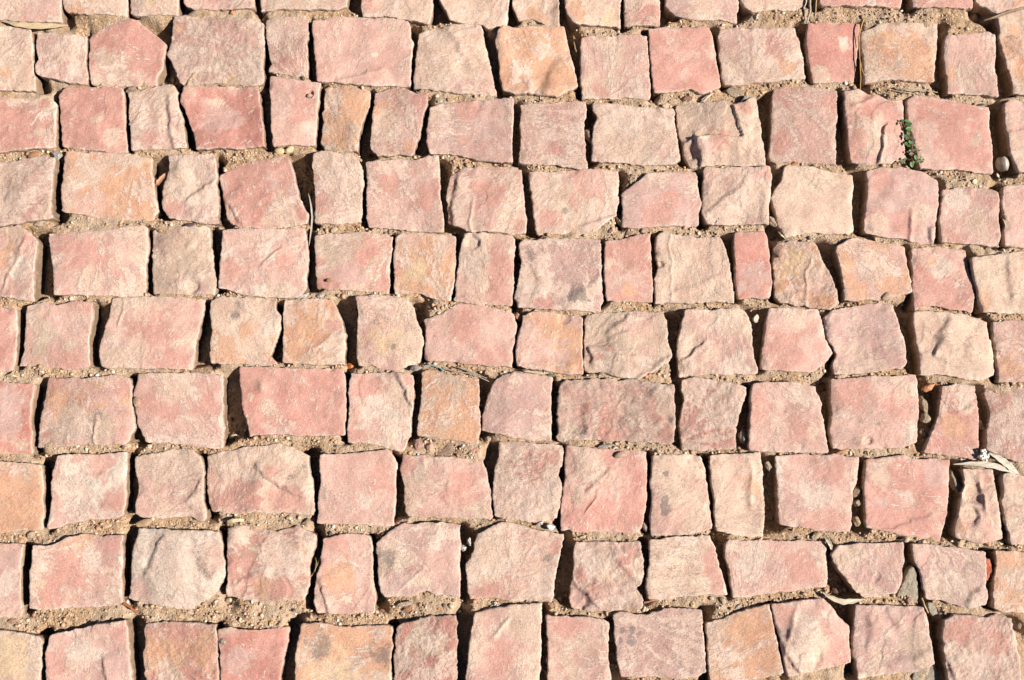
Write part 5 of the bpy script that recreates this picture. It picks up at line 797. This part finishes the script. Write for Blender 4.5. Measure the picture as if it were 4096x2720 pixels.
rock('23', 810, 1400, 44, 60, (.46, .36, .26), 'brown rubble piece in the gap between two lower right pink cobbles', 'stone chip', 10, .9, z=-.012, top=-.004)
rock('23', 828, 1500, 40, 36, (.60, .48, .35), 'pale rubble piece in the gap between two lower right pink cobbles', 'stone chip', -10, .9, z=-.012, top=-.004)
rock('23', 10, 1170, 30, 56, (.56, .50, .38), 'cream rubble chip left of the pink cobble with scuffed centre', 'stone chip', 0, .8, z=-.010, top=-.003)
rock('33', 820, 100, 34, 60, (.62, .48, .33), 'yellowish rubble chip below the brown rubble in the lower right', 'stone chip', 0, .8, z=-.010, top=-.003)
rock('33', 30, 70, 24, 26, (.40, .34, .28), 'grey pebble deep in the gap left of the pink cobble with scuffed centre', z=-.012)
rock('33', 270, 215, 120, 50, (.56, .43, .31), 'broad tan mortar lump below the pink cobble with scuffed centre', 'mortar lump', 6, .6, z=-.010, top=-.003, flat=.5)
rock('33', 445, 238, 56, 34, (.60, .48, .34), 'pale mortar lump above the long pale pink cobble', 'mortar lump', 0, .6, z=-.008)
rock('33', 1275, 272, 32, 26, (.60, .48, .36), 'round buff pebble above the mauve pink cobble with folded corner', angular=.2, z=-.006, top=.0)
rock('33', 1420, 288, 44, 16, (.18, .11, .11), 'dark purple chip above the mauve pink cobble with folded corner', 'stone chip', 6, .8, z=-.004)
rock('33', 1900, 290, 36, 14, (.22, .08, .06), 'tiny dark red flake under the cobble with sunken hollow', 'bark flake', 15, .7, z=-.003)
rock('33', 2145, 300, 30, 24, (.62, .50, .36), 'buff pebble above the orange tan right edge cobble', z=-.006)
rock('33', 1450, 855, 22, 24, (.07, .08, .10), 'blue black seed below the sharp cement wedge', 'seed', 30, .2, z=-.002)
rock('33', 1300, 830, 36, 50, (.60, .42, .32), 'pinkish chip set in the mortar at the foot of the cement wedge', 'stone chip', -5, .6, z=-.008, top=-.001)
rock('33', 620, 745, 30, 40, (.10, .06, .04), 'dark brown seed case in the sand above the curved cream leaf', 'seed', 0, .3, z=-.010)
rock('30', 1330, 118, 82, 34, (.46, .33, .22), 'oval knotty wood chip above the whitish grey cobble', 'wood chip', 3, .2, z=-.004, top=.001)
rock('30', 120, 1022, 52, 26, (.46, .30, .21), 'brown chip in the wide joint at the lower left', 'stone chip', 5, .8, z=-.005)
rock('30', 187, 1027, 18, 18, (.68, .54, .40), 'cream chip next to the brown chip at the lower left', 'stone chip', 0, .9, z=-.004)
rock('30', 207, 880, 14, 46, (.66, .48, .28), 'small cream splinter in the gap left of the large salmon cobble', 'stone chip', 0, .8, z=-.006)
rock('30', 290, 228, 46, 34, (.58, .46, .34), 'pale rounded lump in the joint above the large salmon cobble', 'mortar lump', 0, .5, z=-.006, top=-.001)
rock('30', 532, 195, 16, 26, (.70, .58, .42), 'thin cream chip above the large salmon cobble', 'stone chip', 5, .8, z=-.005)
rock('30', 740, 160, 34, 22, (.64, .48, .34), 'pinkish pebble above the large salmon cobble', z=-.006)
rock('30', 362, 262, 22, 32, (.66, .47, .33), 'small peach chip left above the large salmon cobble', 'stone chip', 20, .8, z=-.005)
rock('30', 2055, 1215, 38, 48, (.36, .34, .27), 'greenish grey mineral crumb on the crimson cobble', 'mineral chip', 20, .8, z=-.001, mat=M_GREY)
rock('30', 490, 1240, 46, 58, (.56, .38, .31), 'smooth pink grey pebble resting on the mauve rose bottom row cobble', angular=.1, z=-.003, top=.003, flat=.5)
rock('30', 2215, 1015, 16, 26, (.72, .62, .44), 'tiny cream pebble in the wide joint of the lower left', rot=20, z=-.004)
rock('31', 468, 118, 42, 40, (.60, .48, .34), 'cream wedge chip below the smooth old rose cobble', 'stone chip', 20, .9, z=-.006, top=.0)
rock('31', 140, 1032, 22, 12, (.66, .36, .10), 'tiny orange grain above the crimson cobble', z=-.004)
rock('31', 1965, 292, 32, 42, (.66, .66, .64), 'larger sparkling white crystal in the dark gap', 'mineral chip', 15, .9, z=-.010, top=-.001, mat=M_GREY)
rock('31', 1915, 355, 32, 34, (.50, .50, .48), 'smaller grey crystal in the dark gap under the sparkling white one', 'mineral chip', 0, .9, z=-.012, top=-.004, mat=M_GREY)
rock('31', 1150, 938, 46, 22, (.42, .19, .11), 'flat red brown chip below the five sided pale pink cobble', 'stone chip', 8, .8, z=-.004)
rock('31', 1395, 915, 44, 38, (.50, .28, .18), 'brownish pink chip above the dark red crusted cobble', 'stone chip', 0, .9, z=-.006, top=-.001)
rock('31', 1370, 868, 76, 24, (.55, .46, .36), 'flat pale chip above the dark red crusted cobble', 'stone chip', 4, .6, z=-.003, top=.001)
rock('31', 1798, 890, 26, 26, (.66, .54, .38), 'cream pebble in the gravelly joint near the bottom centre', z=-.005)
rock('31', 1682, 913, 14, 12, (.68, .20, .08), 'tiny bright orange grain in the gravelly joint near the bottom centre', z=-.004)
rock('31', 1665, 945, 0.1 + 12, 10, (.20, .20, .22), 'tiny dark grain in the gravelly joint near the bottom centre', z=-.004)
rock('31', 2205, 865, 22, 20, (.68, .68, .68), 'shiny white grain above the light pink bottom row cobble', 'mineral chip', 0, .9, z=-.004, mat=M_GREY)
rock('31', 1115, 860, 14, 50, (.42, .40, .38), 'thin grey sliver under the right foot of the upright salmon cobble', 'stone chip', 22, .8, z=-.007)
rock('31', 1305, 125, 30, 26, (.42, .22, .16), 'reddish chip under the rose pink cobble with bulging top', 'stone chip', -20, .8, z=-.006)
rock('31', 1180, 225, 30, 20, (.40, .14, .06), 'dark amber chip in the shade above the five sided pale pink cobble', 'stone chip', 10, .7, z=-.010)
rock('32', 268, 122, 42, 22, (.52, .52, .52), 'silvery grey chip under the dusty brown pink cobble', 'mineral chip', -20, .9, z=-.003, top=.002, mat=M_GREY)
rock('32', 358, 152, 46, 32, (.66, .68, .66), 'brighter faceted silver chip under the dusty brown pink cobble', 'mineral chip', 15, .9, z=-.004, top=.003, mat=M_GREY)
rock('32', 438, 832, 30, 30, (.58, .50, .38), 'grey white pebble in the joint right of the speckled peach cobble', z=-.006)
rock('32', 398, 870, 18, 28, (.68, .50, .32), 'peach splinter below the grey white pebble', 'stone chip', -12, .8, z=-.006)
rock('32', 655, 248, 34, 18, (.66, .54, .38), 'flat cream pebble above the jagged pale cobble', z=-.004, angular=.8)
rock('32', 1225, 888, 22, 20, (.24, .12, .11), 'maroon pebble right of the jagged pale cobble', z=-.004)
rock('32', 1228, 160, 26, 50, (.60, .46, .36), 'pink cream chip standing in the gap left of the narrow pale cobble', 'stone chip', 10, .7, z=-.010, top=-.003)
rock('32', 1945, 838, 26, 36, (.60, .50, .37), 'pale chip in the gravelly joint at lower right of centre', 'stone chip', -20, .7, z=-.005)
rock('32', 1840, 815, 24, 22, (.48, .42, .34), 'grey pebble in the gravelly joint at lower right of centre', z=-.005)
rock('32', 1665, 870, 20, 26, (.68, .56, .36), 'yellowish pebble in the joint below the tan four sided cobble', z=-.005)
rock('32', 1675, 868, 10, 9, (.75, .60, .06), 'tiny bright yellow grain in the joint below the tan four sided cobble', z=-.0015)
rock('32', 1805, 950, 22, 18, (.72, .64, .52), 'white pebble above the orange pink slanting cobble', z=-.005)
rock('32', 2090, 890, 34, 18, (.48, .44, .38), 'flat grey pebble above the orange pink slanting cobble', rot=-15, z=-.005)
rock('32', 335, 1390, 22, 36, (.46, .36, .29), 'mauve brown pebble touching the small dusty pink bottom row cobble', z=-.010, top=-.001)
rock('33', 2310, 1065, 34, 36, (.56, .46, .34), 'grey lump in the gap at the lower right corner', 'mortar lump', 0, .7, z=-.012, top=-.003)

# flat sided pieces cut to an outline: red brick shard, cement wedge
def slab(s, z0, z1, col, label, name, cat, rough=.5, mat=None, seed=3):
    P = resample(outline(s, z1), 0.0010); P = (np.roll(P, 1, 0) + 2 * P + np.roll(P, -1, 0)) / 4; n = len(P); c = P.mean(0)
    P = P + np.stack([fbm(P[:, 0], P[:, 1], .006, 3, seed), fbm(P[:, 0], P[:, 1], .006, 3, seed + 5)], 1) * .0006
    V = [np.array([[c[0], c[1], z1]])]; m = 14
    for r in range(1, m + 1):
        q = c + (P - c) * r / m; V.append(np.concatenate([q, np.full((n, 1), z1) - .0008 * (r / m) ** 6], 1))
    for z in (.25, .5, 1): V.append(np.concatenate([P * 1.0, np.full((n, 1), z1 - .0008 - (z1 - z0) * z)], 1))
    V = np.concatenate(V); V[:, 2] += fbm(V[:, 0], V[:, 1], .007, 4, seed + 9, .6) * .0009
    i = np.arange(n); j = (i + 1) % n; Q = [np.stack([1 + r * n + i, 1 + (r + 1) * n + i, 1 + (r + 1) * n + j, 1 + r * n + j], 1) for r in range(m + 2)]
    T = np.clip(np.array(col) * (1 + .2 * fbm(V[:, 0], V[:, 1], .005, 3, seed)[:, None]), .01, .9)
    o = mesh_object(name, V, (np.concatenate(Q), np.stack([0 * i, 1 + i, 1 + j], 1)), mat or M_PEB, T, np.array([.4, .1, rough]), (c[0], c[1], z0)); props(o, label, cat); return o
slab('@33 2000,630 1995,540 2008,450 2050,452 2062,520 2080,560 2075,600 2045,610 2030,650 2012,650', -.014, -.002, (.46, .125, .06), 'bright brick red shard wedged in the gap at the lower right', 'brick_shard', 'brick shard')
slab('@33 1338,505 1362,560 1375,650 1400,720 1392,800 1370,860 1290,850 1190,800 1215,740 1250,670 1290,560', -.014, -.004, (.46, .38, .28), 'sharp grey cement wedge pointing up between two lower right cobbles', 'cement_wedge', 'cement wedge', .8, M_STONE)
slab('@33 1470,850 1600,845 1700,870 1760,910 1700,950 1600,975 1520,985 1490,930', -.012, -.004, (.45, .38, .29), 'flat cement slab below the folded corner cobble', 'cement_lump', 'cement lump', .8, M_STONE, 8)
slab('@33 1430,1440 1540,1425 1565,1500 1590,1600 1450,1640 1330,1560 1350,1500', -.012, -.005, (.44, .37, .28), 'grey cement piece at the bottom edge right of the rumpled cobble', 'cement_lump', 'cement lump', .8, M_STONE, 12)
slab('@02 2110,940 2150,880 2190,870 2250,885 2262,980 2230,1030 2170,1030 2100,985', -.006, .003, (.50, .38, .28), 'loose tan lump on top of the broken lumpy cobble', 'stone_chip', 'stone chip', .6, M_STONE, 15)

# ---------------- the weed ----------------
w = bpy.data.objects.new('weed', None); COL.objects.link(w); p0 = at('03', 1300, 1480, -.012); w.location = (p0[0], p0[1], -.012)
props(w, 'small green weed with tiny oval leaves growing in the gap near the right edge', 'weed')
loc0 = np.array([p0[0], p0[1], -.012])
stem_pts = [(1300, 1500, -.010), (1325, 1420, -.002), (1330, 1330, .001), (1300, 1250, .003), (1270, 1180, .004), (1240, 1130, .004)]
side = [[(1320, 1430, -.002), (1380, 1390, .003), (1410, 1385, .003)], [(1320, 1450, -.004), (1380, 1470, .002), (1435, 1490, .003)], [(1310, 1470, -.006), (1260, 1465, .001), (1235, 1490, .002)], [(1325, 1440, -.004), (1330, 1500, .001), (1325, 1530, .002)]]
ps = [tube_mesh(smooth_line(line3('03', stem_pts), 30), np.linspace(.0007, .0004, 30))]
for s in side: ps.append(tube_mesh(smooth_line(line3('03', s), 12), np.linspace(.0005, .0003, 12)))
V, F = join(ps); o = mesh_object('stem', V - loc0, F, M_GREEN, np.array([.22, .09, .045]), parent=w)
LV = [(1277, 1113, 22, 14, 20), (1297, 1145, 32, 23, 15), (1298, 1186, 33, 22, 8), (1240, 1110, 16, 9, 60), (1228, 1135, 20, 9, -40), (1293, 1230, 17, 22, 80), (1268, 1255, 22, 17, 30), (1285, 1275, 20, 14, -20), (1322, 1272, 18, 16, 10), (1345, 1292, 20, 13, 30), (1308, 1308, 14, 18, 80), (1328, 1318, 20, 15, 0), (1273, 1325, 18, 18, 0), (1300, 1345, 20, 13, 15), (1350, 1340, 14, 10, 30), (1340, 1385, 16, 13, 70), (1365, 1380, 18, 13, 0), (1393, 1388, 14, 10, 0), (1322, 1420, 24, 18, 5), (1362, 1452, 17, 26, 75), (1402, 1450, 15, 17, 20), (1268, 1462, 16, 12, 10), (1235, 1492, 20, 16, 20), (1258, 1480, 14, 9, 60), (1325, 1518, 20, 28, 70), (1415, 1492, 22, 12, 0), (1432, 1470, 10, 10, 0), (1312, 1390, 16, 12, 0), (1290, 1400, 14, 10, 50), (1345, 1495, 12, 14, 0), (1380, 1490, 14, 12, 0), (1222, 1500, 10, 9, 0)]
ps = []; tt = []; rs = np.random.RandomState(3)
for i, (x, y, a, b, r) in enumerate(LV):
    z = .0045 + .0015 * rs.rand() - (.004 if y > 1300 else 0) * rs.rand(); c = np.array([*at('03', x, y, z), z]); an = R_(-r if a >= b else 90 - r * .2)
    if a < b: a, b = b, a; an = R_(90)
    d = np.array([math.cos(an), math.sin(an), rs.uniform(-.2, .35)]) * a * .97 * PX
    v, f = blade([c - d, c - d * .4, c + d * .4, c + d], [b * PX * q for q in (.3, 1.6, 2.0, 1.6, .3)], .18, .0002, .02, i); ps.append((v, f))
    g_ = [(.075, .175, .04), (.10, .185, .055), (.13, .17, .09), (.15, .12, .075)][0 if i in (0, 1, 2) else int(rs.choice([0, 1, 1, 2, 3], 1)[0])]; tt.append(np.tile(g_, (len(v), 1)))
V, F = join(ps); mesh_object('foliage', V - loc0, F, M_GREEN, np.concatenate(tt), parent=w)

# ---------------- loose grit in the joints: uncountable, one object ----------------
rs = np.random.RandomState(11); NG = 95000
gxp = rs.uniform(-0.60, 0.60, NG); gyp = rs.uniform(-0.42, 0.42, NG); keep = np.ones(NG, bool)
for P in POLYS:
    lo = P.min(0); hi = P.max(0); b = np.where(keep & (gxp > lo[0]) & (gxp < hi[0]) & (gyp > lo[1]) & (gyp < hi[1]))[0]
    if len(b): keep[b[inside(P, gxp[b], gyp[b])]] = False
dens = fbm(gxp, gyp, 0.05, 3, 60); keep &= rs.rand(NG) < np.clip(0.75 + dens * 0.8, 0.25, 1)
gxp, gyp = gxp[keep], gyp[keep]; n = len(gxp); sz = 0.0006 * (1 + rs.pareto(2.2, n)); sz = np.clip(sz, .0006, .0023)
gz = ground_z(gxp, gyp) + sz * 0.35
GC = np.array([(.52, .38, .24), (.62, .50, .36), (.40, .27, .16), (.70, .60, .46), (.50, .27, .15), (.30, .22, .16), (.78, .74, .68), (.14, .11, .09), (.60, .36, .24)])
GC = GC * np.array([1.06, .96, .90]); ci = rs.choice(len(GC), n, p=[.24, .18, .17, .11, .08, .10, .025, .06, .035])
nv = len(I1V); A_ = rs.normal(size=(n, 3, 3)); Qm, _ = np.linalg.qr(A_)
sc = sz[:, None] * rs.uniform(0.6, 1.3, (n, 3)); VV = np.einsum('nij,vj->nvi', Qm * sc[:, :, None], I1V) * (1 + 0.12 * rs.randn(n, nv, 1))
VV += np.stack([gxp, gyp, gz], 1)[:, None, :]
FF = (I1F[None] + (np.arange(n) * nv)[:, None, None]).reshape(-1, 3)
o = mesh_object('grit', VV.reshape(-1, 3), (np.zeros((0, 4), int), FF), M_PEB, np.repeat(GC[ci], nv, 0), None, smooth=False)
props(o, 'loose sand grains and grit scattered in the joints', 'grit', kind='stuff')
